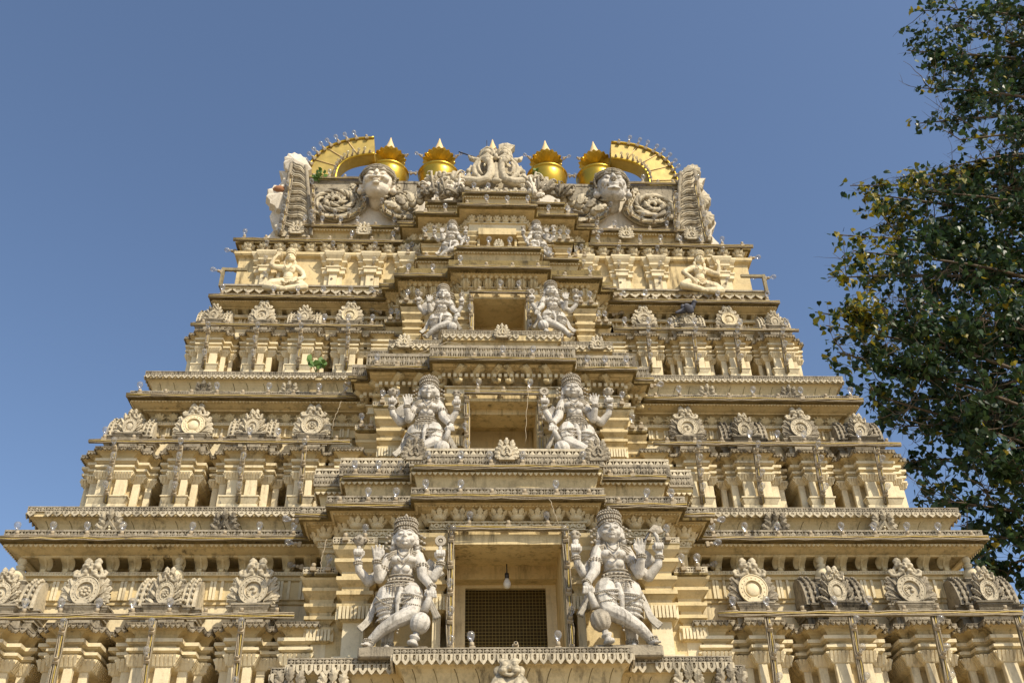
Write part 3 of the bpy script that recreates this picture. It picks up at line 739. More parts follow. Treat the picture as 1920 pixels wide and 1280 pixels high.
def bplan(X, Y, yb): 
    return [(-X[2],yb),(-X[2],Y[2]),(-X[1],Y[2]),(-X[1],Y[1]),(-X[0],Y[1]),(-X[0],Y[0]),(X[0],Y[0]),(X[0],Y[1]),(X[1],Y[1]),(X[1],Y[2]),(X[2],Y[2]),(X[2],yb)]
BX = {}
prev_top = None
for T, b in bays.items():
    s = b['s']; Yc = b['Yc']; st = storey_word[T]
    Y = [Yc, Yc+.165, Yc+.38]; X = [XH(b['hw'][i], b['cy'][i], Y[i]) for i in range(3)]
    yb = {'A':9.2,'B':9.6,'C':10.0,'D':10.3}[T]
    ov = b['dep']
    z0 = ZY(b['e0'],Yc); z1 = ZY(b['e1'],Yc)
    Pw = bplan([x-ov for x in X],[y+ov for y in Y], yb)
    if T == 'A':
        fl = ZY(b['floor'], b['fY'])
    b['fl'] = fl
    zb0 = ZY(b['band'][0], Yc+ov-.03); zb1 = ZY(b['band'][1], Yc+ov-.03); zl = ZY(b['lin'], Yc+ov)
    b.update(X=X, Y=Y, z0=z0, z1=z1, zb1=zb1, zl=zl, Pw=Pw, yb=yb)
    # cornice
    mb = MB()
    mb.sweep(Pw, [(-.11*s,zb1-.02),(-.11*s,z0-.10*s),(-.06*s,z0-.055*s),(.02,z0-.03*s),(.05,z0-.025*s),(.05,z0-.012),(ov*.62,z0-.01),(ov*.66,z0),(ov-.02,z0+.006)], CREAM)
    mb.sweep(Pw, [(ov-.03,z0+.003),(ov,z0+.005),(ov,z0+.045*s),(ov-.02,z0+.048*s)], STAIN_SHADE)
    mb.sweep(Pw, [(ov-.03,z0+.046*s),(ov-.012,z0+.048*s),(ov-.012,z1),(-.4,z1)], STAIN_SHADE)
    if T == 'A': hearts(mb, Pw, ov*.6, z0-.008, .018, .03, CREAM, 0, 'drop')
    if T == 'B': dentils(mb, Pw, .03, z0-.115, z0-.075, .06, IVORY)
    if T == 'C': hearts(mb, Pw, ov*.7, z0+.002, .02, .035, STAIN_SHADE, 0, 'drop')
    tp(mb,'bay_cornice')
    if T in 'AB':
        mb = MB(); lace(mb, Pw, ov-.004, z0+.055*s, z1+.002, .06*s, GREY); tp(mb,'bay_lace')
    # lintel band
    mb = MB()
    ow = -.02
    mb.sweep(Pw, [(-.24*s,zl-.02),(-.16*s,zl),(-.12*s,zl+(zb0-zl)*.3),(-.06,zl+(zb0-zl)*.5),(-.05,zl+(zb0-zl)*.75),(ow-.01,zb0),(ow,zb0),(ow,zb0+.012),(ow-.012,zb0+.014),(ow-.012,zb1-.016),(ow+.012,zb1-.014),(ow+.012,zb1),(-.14*s,zb1)], IVORY)
    if T == 'A':
        for M, u, e, c in along(Pw, ow-.008, .11, z=(zb0+zb1)/2):
            if M.translation.y > 9: continue
            hh = (zb1-zb0)*.32
            mb.ring(circ(hh,8),circ(hh*.45,8),.012,IVORY,M)
            for q in (-1,1): mb.poly([(q*.022,-hh),(q*.055,-.2*hh),(q*.05,hh),(q*.03,.3*hh)] if q>0 else [(q*.022,-hh),(q*.03,.3*hh),(q*.05,hh),(q*.055,-.2*hh)],.012,IVORY,M)
    if T in 'BC': dentils(mb, Pw, -.09*s, zl+.0, zl+.03*s, .035*s, IVORY, .02)
    tp(mb,'lintel_band')
    # buds, swans and drops
    kind = b['kind']; zz = (zb1+z0)/2
    sp = {'lotus':.155*s+.02,'swan':.20,'drop':.135}[kind]
    if kind == 'drop':
        mb = MB(); mb.sweep(Pw, [(-.11,zb1-.02),(-.10,zb1+.03),(-.06,z0-.1),(.02,z0-.04),(ov*.7,z0-.012)], CREAM); tp(mb,'cove')
    for M, u, e, c in along(Pw, -.02, sp, z=0):
        if M.translation.y > Yc+.75 or u < sp*.6: continue
        nm = len([1])
        if kind == 'lotus': tpm(LOTUS,'lotus_bud', M @ Tm(0,-.0,zb1+.075*s,rz=rnd.uniform(-.5,.5),s=.95*s+.08))
        elif kind == 'swan':
            sg = 1 if M.translation.x < 0 else -1
            tpm(BRACK,'leaf_bracket', M @ Tm(0,-.0,zb1+.055,rz=sg*.55) @ Matrix.Diagonal((.85,.85,.8,1)))
        else: tpm(DROP,'hanging_bud', M @ Tm(0,-.02,(zb1+z0)/2-.02,rx=.45,s=.95))
    # walls under the lintel: niche walls, side walls, opening
    xd = XH(b['dw'], (b['lin']+60), Yc+ov+.1)
    zlow = fl-.45; ztop = zl+.02
    Yn = Y[1]+ov+.24*s
    rec = Yc+ov+.1+b['rec']
    b.update(xd=xd, Yn=Yn)
    mb = MB(); xs = X[2]-ov-.06
    for sg in (-1,1):
        pl = [(-xs,yb),(-xs,Yn+.06),(-X[1]+ov+.16*s,Yn+.06),(-X[1]+ov+.16*s,Yn),(-xd-.05*s,Yn),(-xd-.05*s,Yc+ov+.06),(-xd,Yc+ov+.06),(-xd,rec)]
        if sg > 0: pl = [(-x,y) for x,y in reversed(pl)]
        mb = MB(); mb.sweep(pl, [(0,zlow),(0,ztop)], CREAM); tp(mb,'bay_wall')
    for sg in (-1,1):
        a, c_ = sorted((sg*(xd+.16*s),sg*(xs-.012))); mb = MB(); mb.box(a,c_,Yn+.07,yb+.9,zlow-.1,z1-.02,CREAM); tp(mb,'bay_core')
    # opening: ceiling beams, back wall painted dark as interior shade, mesh door
    mb = MB()
    ceil = zl-.02
    mb.box(-xd-.02,xd+.02,Yc+ov-.02,Yc+ov+.16*s,ceil-.075*s,ceil+.06,CREAM); mb.box(-xd-.02,xd+.02,Yc+ov+.16*s,Yc+ov+.36*s,ceil-.045*s,ceil+.055,CREAM)
    mb.box(-xd-.02,xd+.02,Yc+ov+.36*s,rec+.1,ceil-.025*s,ceil+.05,CREAM)
    if T == 'A': mb.box(-xd,xd,rec-.14,rec+.1,ceil-.15,ceil-.02,CREAM)
    if T == 'B': mb.box(-xd,xd,Yc+ov+.16*s,Yc+ov+.40,ceil-.13,ceil-.03,CREAM)
    tp(mb,'opening_ceiling')
    fm = MB(); dwid = xd*.93; dtop = ceil-.12 if T=='A' else (ceil-.28 if T=='B' else ceil-.1); dfr = .085*s
    fm.box(-xd-.02,-dwid*.86 if T!='B' else -xd*.75,rec,rec+.06,zlow,ceil,IVORY); fm.box(dwid*.86 if T!='B' else xd*.75,xd+.02,rec,rec+.06,zlow,ceil,IVORY)
    xi = dwid*.86 if T!='B' else xd*.75
    fm.box(-xi,xi,rec+.001,rec+.058,dtop-.06,ceil,IVORY)
    fm.box(-xd,xd,rec+.085,rec+.10,zlow,ceil,DARK)  # dark sheet across the opening, interior shade put into its colour
    if T in 'CD': fm.box(-xd,xd,rec+.0,rec+.08,ZY(603 if T=='C' else 458,rec),ceil,CREAM)
    do = fm.build('door_frame', tower, -RT)
    if T in 'AB':
        fm2 = MB(); fm2.box(-xd,xd,rec+.060,rec+.084,dtop-.055,dtop+.05,DARK)  # extra dark boxes added behind the frame to keep the opening dark
        for q in (-1,1): a, c_ = sorted((q*xi,q*(xd+.01))); fm2.box(a,c_,rec+.060,rec+.084,zlow,dtop-.056,DARK)
        fm2.build('painted_shade_backing', do)
        gm = MB(); zt_ = dtop-.06; nx = 24 if T=='A' else 14; dx = 2*xi/nx
        for k in range(nx+1): gm.box(-xi+k*dx-.0015,-xi+k*dx+.0015,rec+.03,rec+.034,zlow,zt_,GRILL)
        k = 0; zc_ = zt_
        while zc_ > fl-.25: gm.box(-xi,xi,rec+.0285,rec+.0325,zc_-.0015,zc_+.0015,GRILL); zc_ -= dx
        gm.build('wire_grille', do)
    # pilasters: slim one beside the opening, a pair on each step
    def pilaster(x, wd, yf, yk, zb_, zt_, ribs=True, slim=False):
        m2 = MB(); pl = [(x-wd/2,yk),(x-wd/2,yf),(x+wd/2,yf),(x+wd/2,yk)]; h = zt_-zb_
        f = lambda k: zb_+h*k
        m2.sweep(pl, [(.02*s,zb_-.3),(.02*s,f(.02)),(.0,f(.03)),(.01*s,f(.06)),(.035*s,f(.11)),(.035*s,f(.135)),(-.03*s,f(.138))], IVORY)
        m2.sweep(pl, [(-.03*s,f(.13)),(-.03*s,f(.42))], IVORY)
        m2.sweep(pl, [(-.03*s,f(.41)),(0,f(.42)),(.0,f(.46)),(.03*s,f(.52)),(.03*s,f(.545)),(-.01,f(.55)),(-.01,f(.58)),(.02*s,f(.61)),(.04*s,f(.615)),(.04*s,f(.645)),(0,f(.65)),(0,f(.69)),(.05*s,f(.73)),(.05*s,f(.76)),(.01,f(.765)),(.01,f(.81)),(.06*s,f(.86)),(.075*s,f(.87)),(.075*s,f(.9)),(.03,f(.905)),(.09*s,f(.97)),(.10*s,f(1.0))], CREAM)
        if ribs and T in 'AB':
            for M, u, e, c in along(pl, .012*s, .033*s, z=f(.425)):
                if M.translation.y < yk-.01: m2.box(-u*.36,u*.36,-.022*s,.02,0,h*.1,IVORY,M)
        tp(m2,'pilaster')
    zt_ = zb0-.005
    for sg in (-1,1):
        pilaster(sg*(xd+.10*s+.05), .13*s, Yc+ov+.07, Yn+.02, fl, zl+.01)
        xa, xb_ = X[1]-ov+.0, X[2]-ov
        wst = .24*s
        pilaster(sg*(xa-wst*.62), wst, Y[1]+ov+.05, Yn+.1, fl, zt_-.10*s)
        pilaster(sg*(xb_-wst*.55+.03), wst*.8, Y[2]+ov+.05, yb, fl-.05, zt_-.30*s)
        pilaster(sg*(xa-wst*1.75), wst*.55, Y[1]+ov+.15*s, Yn+.1, fl, zt_-.05*s, False)
    # side brackets shelf with bulbs on the outer steps (small stepped eaves)
    mb = MB()
    for sg in (-1,1):
        xa = X[1]-ov
        for x0_, x1_, yy, zz_ in ((xa-.30*s, xa+.05*s, Y[1]+ov-.03, zt_-.10*s), (xa+.05*s, X[2]-ov+.05, Y[2]+ov-.05, zt_-.30*s)):
            a, c_ = sorted((sg*x0_, sg*x1_)); mb = MB()
            mb.sweep([(a,yb),(a,yy),(c_,yy),(c_,yb)], [(-.05,zz_-.02),(0,zz_-.01),(.02,zz_),(.02,zz_+.018)], STAIN_SHADE)
            lace(mb, [(a,yb),(a,yy),(c_,yy),(c_,yb)], .02, zz_+.018, zz_+.075*s, .055*s, CARVE)
            for k in range(2): BULBS.append((Vector((a+(c_-a)*(.25+.5*k),yy-.04,zz_+.05)), Vector((0,-.2,1)), f'small side eaves of the centre bay, {st} storey', rnd.random()>.15, 1))
            tp(mb,'side_eave')
    # slab over the bay (floor of the next storey)
    zs0 = ZY(b['sl'][0], b['slY']); zs1 = ZY(b['sl'][1], b['slY'])
    SY = [b['slY'], b['slY']+.19, b['slY']+.40]; SX = [XH(b['slhw'][i], b['slcy'][i], SY[i]) for i in range(3)]
    PS_ = bplan(SX, SY, yb+.3)
    mb = MB()
    prof = [(-.05,z1-.05),(-.05,z1),(-.045,z1+(zs0-z1)*.3),(-.02,z1+(zs0-z1)*.7),(.0,zs0-.005),(.02,zs0)]
    mb.sweep(PS_, prof, CREAM)
    mb.sweep(PS_, [(.0,zs0-.002),(.03,zs0),(.03,zs1),(-.9,zs1)], CREAM)
    if T != 'B': mb.sweep(PS_, [(.02,zs0+.001),(.036,zs0+.002),(.036,zs0+.03),(.02,zs0+.032)], STAIN_SHADE); mb.sweep(PS_, [(.02,zs1-.025),(.034,zs1-.024),(.034,zs1+.003),(-.1,zs1+.004)], STAIN_SHADE)
    tp(mb,'bay_ledge')
    mb = MB()
    if T == 'A':
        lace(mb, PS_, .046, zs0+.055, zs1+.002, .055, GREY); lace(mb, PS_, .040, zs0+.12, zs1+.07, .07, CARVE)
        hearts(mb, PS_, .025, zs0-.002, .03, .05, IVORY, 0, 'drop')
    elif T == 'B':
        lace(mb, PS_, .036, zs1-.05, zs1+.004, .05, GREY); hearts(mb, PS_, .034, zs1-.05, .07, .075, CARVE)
    else: hearts(mb, PS_, .012, zs0-.002, .02, .035, IVORY, 0, 'drop')
    tp(mb,'ledge_fringe')
    fl = zs1
    # conduits with bulbs along every edge
    nb = {'A':(6,3,2),'B':(5,3,1),'C':(4,2,1),'D':(4,2,1)}[T]
    for nm, XX, YY, zc, off in (('cornice',X,Y,z0+.03*s,.0),('ledge',SX,SY,zs0+.035,.03)):
        if nm == 'ledge' and T == 'B': continue
        bulb_and_cable(-XX[0], XX[0], YY[0]-.016-off, zc, f'middle {nm} edge of the centre bay, {st} storey', nb[0], .045*s+.008)
        for sg, side in ((-1,'left'),(1,'right')):
            bulb_and_cable(sg*(XX[0]+.02), sg*XX[1], YY[1]-.016-off, zc, f'{side} {nm} edge of the centre bay, {st} storey', nb[1], .045*s+.008)
            if nm == 'cornice':
                p = [Vector((sg*(XX[1]+.01),YY[2]-.035,zc)),Vector((sg*(XX[2]+.03),YY[2]-.035,zc)),Vector((sg*(XX[2]+.035),YY[2]+.8,zc))]
                CABLES.append((p[:2], f'short conduit on the outer {side} corner of the centre bay, {st} storey', .04))
                for k in range(3): BULBS.append((Vector((sg*(XX[2]+.03),YY[2]+.1+.25*k,zc+.01-(.0 if k==0 else .12*k))), Vector((sg,-.15,.2)).normalized(), f'{side} corner of the centre bay, {st} storey', rnd.random()>.1, 1))
    # conduits beside the opening
    if T != 'D':
        for sg, side in ((-1,'left'),(1,'right')):
            xp = sg*(xd+.035); yp = Yc+ov+.0
            CABLES.append(([Vector((xp,yp,zb0+.03)),Vector((xp,yp,fl*0+b['fl']+.02))], f'upright conduit on the {side} side of the {st} window opening', .055*s))
            n = {'A':5,'B':5,'C':4}[T]
            for k in range(n): BULBS.append((Vector((xp,yp-.03,zb0+(b['fl']-zb0)*(k+.5)/n)), Vector((0,-.6,.8)), f'uprights beside the {st} window opening', rnd.random()>.4, .95))
        bulb_and_cable(-xd-.06, xd+.06, Yc+ov-.06, zb0-.03, f'lintel of the {st} window opening', 3, .04)

# lowest floor slab with lace and curved moulding below
b = bays['A']; fY = [b['fY'],b['fY']+b['fst'][0],b['fY']+b['fst'][1]]; fX = [XH(b['fhw'][i],b['fcy'][i],fY[i]) for i in range(3)]
PF = bplan([x-.1 for x in fX],[y+.1 for y in fY],9.4); zf = ZY(1215,b['fY'])
mb = MB()
prof = [(-.02,zf-.8)]+[(.0+.10*(1-math.cos(a/8*PI/2)), zf-.42+.30*math.sin(a/8*PI/2)) for a in range(9)]
mb.sweep(PF, prof, CREAM); mb.sweep(PF, [(.09,zf-.125),(.10,zf-.12),(.10,zf-.002),(-1.2,zf)], CREAM)
for M,u,e,c in along(PF,0,.17,z=0):
    if M.translation.y > 8.6: continue
    sgn = -1 if M.translation.x<0 else 1; mb.tube([(sgn*(.05*(k/6)**2),-prof[k+1][0]+.001,prof[k+1][1]) for k in range(7)],.0042,STAIN_SHADE,4,M=M)
tp(mb,'curved_moulding')
mb = MB(); lace(mb, PF, .118, zf-.052, zf+.003, .058, GREY); hearts(mb, PF, .118, zf-.05, .085, .068, CARVE, 0, 'cup'); tp(mb,'heart_fringe')
for x, zz in ((-.32,0),(.36,0)): BULBS.append((Vector((x,b['fY']+.06,zf+.02)),Vector((0,-.1,1)),'sill of the lowest window opening',True,1))
BULBS.append((Vector((.02,b['fY']+.03,zf+.02)),Vector((0,-.9,.4)).normalized(),'sill of the lowest window opening',False,1))
for sg in (-1,1):
    for k,(x_,var) in enumerate(((fX[1]*.80,0),(fX[1]*.99,2))):
        tpm(BADGE[var],'leaf_badge',Tm(sg*x_,fY[1]+.06-.02*k,zf-.42,rx=.12,s=1.15))
for sg in (-1,1):
    tpm(BADGE[2],'leaf_badge',Tm(sg*XH(172+5,870,8.15)*.97,8.13,bays['B']['fl']-.06,s=.8))
tpm(BADGE[0],'leaf_badge',Tm(0,8.10,bays['B']['fl']-.07,s=.76)); tpm(BADGE[1],'leaf_badge',Tm(0,8.62,bays['C']['fl']-.12,s=.6))
for sg in (-1,1):
    tpm(BADGE[1],'leaf_badge',Tm(sg*XH(180,645,8.87),8.82,bays['C']['fl']-.12,s=.6))
tpm(BADGE[1],'leaf_badge',Tm(0,9.08,bays['D']['fl']-.02,s=.42))
# hidden core and lower body down to the ground
mb = MB()
core = [(0,'A'),(1,'B'),(2,'C')]
Yl = 9.3; zA = tiers['A']['zb']
Xl = XH(1015,1156,8.6)
mb.sweep(wplan(Xl-.25,Yl), [(.5,0),(.5,.5),(.3,.6),(.3,1.6),(.1,1.8),(.05,zA-.5),(.25,zA-.38),(.6,zA-.3),(.62,zA-.02),(-.6,zA)], CREAM)
mb.sweep(bplan([x-.2 for x in fX],[y+.25 for y in fY],9.5),[(.1,0),(.1,.4),(0,.5),(0,zf-.5)],CREAM)
tp(mb,'lower_storey')
# bulb hanging in the lowest opening
mb = MB(); zc = bays['A']['zl']-.1; mb.tube([(0,8.5,zc),(0,8.5,zc-.10)],.006,IRON,5); mb.lathe([(.02,-.14),(.02,-.09),(.01,-.085)],IRON,8,Tm(0,8.5,zc)); 
ho = mb.build('hanging_lamp'); m2 = MB(); m2.lathe([(.004,-.235),(.022,-.23),(.034,-.205),(.036,-.185),(.026,-.16),(.017,-.14)],MILK,14,Tm(0,8.5,zc)); m2.build('glass_globe',ho)
tag(ho,'milky bulb hanging in the lowest window opening in front of the mesh','lamp')
# ------------------------------------------------------------------ roof: two scroll panels, leaf piers, giant heads, horns, pots
def rp(off, y, Y): return XH(off, y, Y), ZY(y, Y)
YR = 10.12
mb = MB()
XR, zr_top = rp(352, 349, YR); zr_bot = ZY(436, YR-.02); zr_b0 = zdc1-.02
pr = wplan(XR, YR)
mb.sweep(pr, [(0,zr_b0),(0,zr_top),(-.3,zr_top+.02),(-.9,zr_top+.1)], WHITE)
tp(mb,'roof_panel')
mb = MB(); pl_ = wplan(XR+.02, YR-.12)
zl0, zl1 = ZY(447,YR-.12), ZY(433,YR-.12)
mb.sweep(pl_, [(-.05,zl0-.25),(-.05,zl0-.02),(-.02,zl0+(zl1-zl0)*.6),(.03,zl1-.04),(.04,zl1-.035),(.04,zl1-.0),(-.3,zl1)], CREAM)
hearts(mb, pl_, .02, zl1-.035, .03, .04, IVORY, 1.2, 'drop'); mb.sweep(pl_,[(.03,zl1-.036),(.045,zl1-.034),(.045,zl1+.002),(-.1,zl1+.003)],STAIN_SHADE)
mb.sweep(wplan(XR-.02,YR-.04), [(-.02,zr_top-.06),(.02,zr_top-.05),(.03,zr_top-.04),(.03,zr_top),(-.3,zr_top+.003)], GREY)
tp(mb,'roof_ledge')
def curve_pts(P, n):                    # Catmull-Rom through P
    P = [Vector(p) for p in P]; out = []; k = len(P)
    for i in range(k-1):
        a, b, c, d = P[max(i-1,0)], P[i], P[i+1], P[min(i+2,k-1)]
        for j in range(n):
            t = j/n; out.append(.5*((2*b)+(c-a)*t+(2*a-5*b+4*c-d)*t*t+(3*b-a-3*c+d)*t*t*t))
    out.append(P[-1]); return out
def proj_list(L, Y, sg): return [Vector((sg*rp(o,y,Y)[0], Y, rp(o,y,Y)[1])) for o,y in L]
for sg, side in ((-1,'left'),(1,'right')):
    for nm, C, ctr in (('outer',[(262,357),(250,378),(243,392),(250,405),(272,418),(300,421),(330,412),(346,404)],(298,384)),('inner',[(180,357),(196,378),(212,394),(206,407),(190,416),(170,420),(150,418)],(172,385))):
        Yb_ = YR-.02; pts = curve_pts(proj_list(C,Yb_,sg),7)
        s_ = MB()
        top0 = Vector((pts[-1].x,Yb_,zr_top-.03)); poly = [(p.x,p.z) for p in pts]+[(top0.x,top0.z),(pts[0].x,zr_top-.03)]
        s_.poly(poly, .07, GREY, Tm(0,YR+.01,0))
        ct = proj_list([ctr],Yb_-.06,sg)[0]
        o = s_.build('scroll_panel', tower, -RT)
        r_ = MB()
        for k, (q, rad) in enumerate(((1.0,.034),(.88,.026),(.77,.03))):
            r_.tube([ct+(Vector((p.x,ct.y,p.z))-ct)*q+Vector((0,.01,0)) for p in pts], rad, CARVE if k != 1 else GREY, 6)
        for i in range(0,len(pts)-1,2):
            p = ct+(Vector((pts[i].x,ct.y,pts[i].z))-ct)*.93; r_.box(-.03,.03,-.03,.03,-.035,.035,CARVE,Matrix.Translation(p),.006)
        r_.build('scroll_band', o)
        r_ = MB(); rr = random.Random(3 if sg<0 else 5)
        sx_, sz_ = (.34,.30) if nm=='outer' else (.26,.28)
        for k in range(34 if nm=='outer' else 24):     # swirling flame leaves round the eye of the scroll
            a = 2*PI*k/ (17 if nm=='outer' else 12) + rr.uniform(-.15,.15); r0 = .22+.42*(k%2)+rr.uniform(-.06,.06); L = []
            for j in range(5):
                t = j/4; rr_ = r0+(.30)*t; aa = a+ (1.15*t if sg<0 else -1.15*t)
                L.append(ct+Vector((sx_*rr_*math.cos(aa)*.92, -.02-.03*math.sin(PI*t), sz_*rr_*math.sin(aa)*.8)))
            r_.tube(L, [.012,.026,.030,.022,.006], CARVE if k%3 else GREY, 5)
        for j in range(20):
            aa = j*.42; r1 = .02+.006*j; r_.ball(ct+Vector((sg*r1*math.cos(aa)*1.15,-.04-.02*(1-j/20),r1*math.sin(aa))), .026, CARVE, 6, 4)
        r_.build('leaf_scroll', o)
        if nm == 'outer' or True:
            cp = [p+Vector((0,-.09,-.035)) for p in pts[4:-3:3]]
            CABLES.append((cp, f'wire conduit round the {nm} scroll of the {side} roof panel', .04))
            for i in range(0,len(cp),2): BULBS.append((cp[i]+Vector((0,-.03,0)), Vector((.1,-.9,.3)).normalized(), f'{nm} scroll of the {side} roof panel', rr.random()>.25, .95))
    bulb_and_cable(sg*XH(178,350,YR), sg*(XR-.02), YR-.08, zr_top+.01, f'top edge of the {side} roof panel', 6, .035)
    bulb_and_cable(sg*XH(172,434,YR), sg*(XR+.02), YR-.17, zl1-.01, f'ledge under the {side} roof panel', 6, .04)
    for k,(o_,v) in enumerate(((247,1),(372,0))):
        x_ = XH(o_,440,9.9); tpm(BADGE[v],'leaf_badge',Tm(sg*x_,YR-.17,zl0-.03,s=.72))
    # leaf pier at the end of the roof, ribbed with diagonal S-leaves
    Yp_ = 10.02; b = MB()
    L0 = [(342,452),(345,400),(347,360),(350,322)]; L1 = [(400,452),(394,410),(386,365),(376,318)]
    A = curve_pts(proj_list(L0,Yp_,sg),6); B_ = curve_pts(proj_list(L1,Yp_,sg),6)
    poly = [(p.x,p.z) for p in A]+[(p.x,p.z) for p in reversed(B_)]
    b.poly(poly, .30, CARVE, Tm(0,Yp_+.26,0))
    n = len(A)
    for i in range(1,n-3,2):
        L = []
        for j in range(8):
            t = j/7; k = i+ (1-t)*3.2 - 1.4*math.sin(t*PI*2)*.35; k = min(max(k,0),n-1.001); q = int(k); f = k-q
            p = A[q].lerp(A[q+1],f); p2 = B_[q].lerp(B_[q+1],f); L.append(p.lerp(p2,1-t*.92-.04)+Vector((0,-.05-.03*math.sin(PI*t),0)))
        b.tube(L,[.006,.012,.015,.016,.015,.013,.010,.006],CARVE,6)
        b.tube([p+Vector((0,-.006,.040)) for p in L],[.005,.010,.013,.013,.012,.010,.008,.004],GREY,5)
        b.tube([p+Vector((0,-.004,-.034)) for p in L],[.004,.008,.010,.010,.009,.008,.006,.004],CARVE,5)
    for E in (A,B_): b.tube([p+Vector((0,-.05,0)) for p in E],.03,GREY,6)
    # shell-like leaves curling off the gable edge behind
    o = b.build('leaf_pier', tower, -RT)
    spec = [(397,326,.15,.9),(404,352,.12,.5),(408,378,.17,.45),(414,412,.17,.2),(412,446,.15,-.1)] if sg>0 else [(392,324,.19,.9),(398,345,.10,.5),(406,388,.26,.35),(408,440,.17,0)]
    for (of,y,r,ang) in spec:
        p = proj_list([(of,y)],10.12,sg)[0]; g = MB(); m_ = WHITE if sg<0 else CARVE
        pts = []; nn = 15
        for i in range(nn):
            a = -1.25+2.5*i/(nn-1); rad = r*(1.25+.22*math.cos(a*2))*(1+ (.05 if i%2 else -.04)); pts.append((math.cos(a)*rad, math.sin(a)*rad*.85))
        pts = [(-.5*r,-.75*r)]+pts+[(-.5*r,.75*r)]
        if sg < 0: pts = [(-x,z) for x,z in pts]
        g.poly(pts, .16, m_, Matrix.Translation(p+Vector((-sg*.22,.1,0))) @ Matrix.Rotation(-sg*ang,4,'Y') @ Matrix.Rotation(-sg*.25,4,'Z'), dome=.05)
        g.build('shell_leaf', o)
    g = MB(); pe = [(p.x-sg*.02,p.z) for p in B_]; pe2 = [(p.x+sg*(.16+.05*math.sin(i*1.1)),p.z) for i,p in enumerate(B_)]
    g.poly(pe+list(reversed(pe2)), .22, WHITE, Tm(0,Yp_+.32,0)); g.build('gable_edge', o)
    if sg < 0:
        g = MB(); p = proj_list([(400,364)],10.0,sg)[0]; g.ball(p,(.10,.08,.07),BRICK,9,6); g.build('bare_brick_patch', o)
    for nm, ofs in (('inner',[(339,430),(338,400),(338,360)]),('outer',[(398,446),(388,400),(378,340)])):
        cp = proj_list(ofs, Yp_-.12, sg); CABLES.append((cp, f'wire conduit up the {nm} side of the {side} leaf pier', .04))
        for i in range(6): 
            k = i/5*1.98; q = int(k); BULBS.append((cp[q].lerp(cp[q+1],k-q)+Vector((0,-.03,0)), Vector((sg*.2,-.8,.5)).normalized(), f'{nm} side of the {side} leaf pier', rnd.random()>.25, .95))
    # gilded horn
    Yh = 10.42
    O = curve_pts(proj_list([(350,352),(345,326),(331,300),(303,280),(264,267),(222,263)],Yh,sg),5)
    I = curve_pts(proj_list([(296,352),(293,330),(286,315),(270,303),(246,296),(222,293)],Yh,sg),5)
    h = MB(); vs = []; fs = []; dp = .22; k = len(O)
    for a_, b_ in zip(O,I):
        vs += [a_, b_, b_+Vector((0,dp,0)), a_+Vector((0,dp,0))]
    for i in range(k-1):
        a = i*4; c = a+4
        for q in range(4):
            q2 = (q+1)%4; f = (a+q,a+q2,c+q2,c+q); fs.append(f if sg<0 else tuple(reversed(f)))
    fs += [(0,1,2,3),(4*k-1,4*k-2,4*k-3,4*k-4)]
    h.add(vs, fs, GOLDP)
    for E in (O,I): h.tube([p+Vector((0,-.008,0)) for p in E], .022, GOLD, 6)
    for i in range(4,k-2,5): h.tube([O[i].lerp(I[i],t)+Vector((0,-.006,0)) for t in (.06,.5,.94)], .008, GOLDT, 4)
    o = h.build('gilded_horn'); tag(o, f'gold painted curved horn arching inward over the {side} end of the roof', 'horn ornament', 'gold horns on the roof')
    for nm, E, q in (('outer',O,-1),('inner',I,1)):
        rr = random.Random(11)
        for i in range(3, k-1, 2):
            c = (O[i]+I[i])/2; up = ((E[i]-c).normalized()*(1.0 if nm=='outer' else .2)+Vector((0,-.5,.25))).normalized()
            BULBS.append((E[i].lerp(c,.12)+Vector((0,-.03,0)), up, f'{nm} rim of the {side} gold horn', rr.random()>.15, 1.0 if nm=='outer' else .72))
# giant sculpted heads
def giant_head(var):
    b = Blob()
    b.ell((0,0,.02),(.215,.19,.265)); b.ell((0,-.03,-.13),(.175,.15,.14)); b.ell((0,-.06,-.205),(.09,.10,.06))
    b.cap((0,.06,-.15),.12,(0,.14,-.20),.12)
    for s in (-1,1):
        b.ell((s*.085,-.165,.065),(.048,.035,.028)); b.chain([((s*.03,-.185,.10),.016),((s*.09,-.185,.135),.017),((s*.15,-.14,.105),.012)])
        b.ell((s*.11,-.145,-.03),(.065,.055,.06)); b.ell((s*.225,.0,-.04),(.03,.05,.09)); b.ell((s*.225,-.02,-.15),(.05,.05,.05))
        b.chain([((s*.02,-.225,-.055),.02),((s*.08,-.215,-.05),.02),((s*.13,-.18,-.025),.015),((s*.165,-.14,.015),.010)]) if var==0 else b.chain([((s*.04,-.20,-.06),.016),((s*.10,-.185,-.075),.016),((s*.13,-.15,-.12),.014)])
        b.chain([((s*.03,-.165,.045),.010),((s*.085,-.195,.035),.010),((s*.14,-.15,.05),.008)])
        b.ell((s*.03,-.215,-.015),(.024,.024,.018))
    b.chain([((0,-.185,.11),.02),((0,-.215,.05),.026),((0,-.245,-.005),.032)])
    if var == 0: b.ell((0,-.205,-.105),(.05,.03,.018)); b.ell((0,-.20,-.155),(.055,.03,.02)); b.ell((0,-.19,-.128),(.032,.03,.014))
    else:
        b.chain([((-.09,-.175,-.085),.014),((0,-.215,-.095),.016),((.09,-.175,-.085),.014)]); b.chain([((-.08,-.17,-.155),.016),((0,-.205,-.17),.018),((.08,-.17,-.155),.016)])
        for i in range(7): b.ell((-.06+.02*i,-.195+.004*abs(i-3),-.122),(.011,.014,.022))
    me = b.mesh('giant_head', STONE if var else WHITE, .0085, 2)
    return me
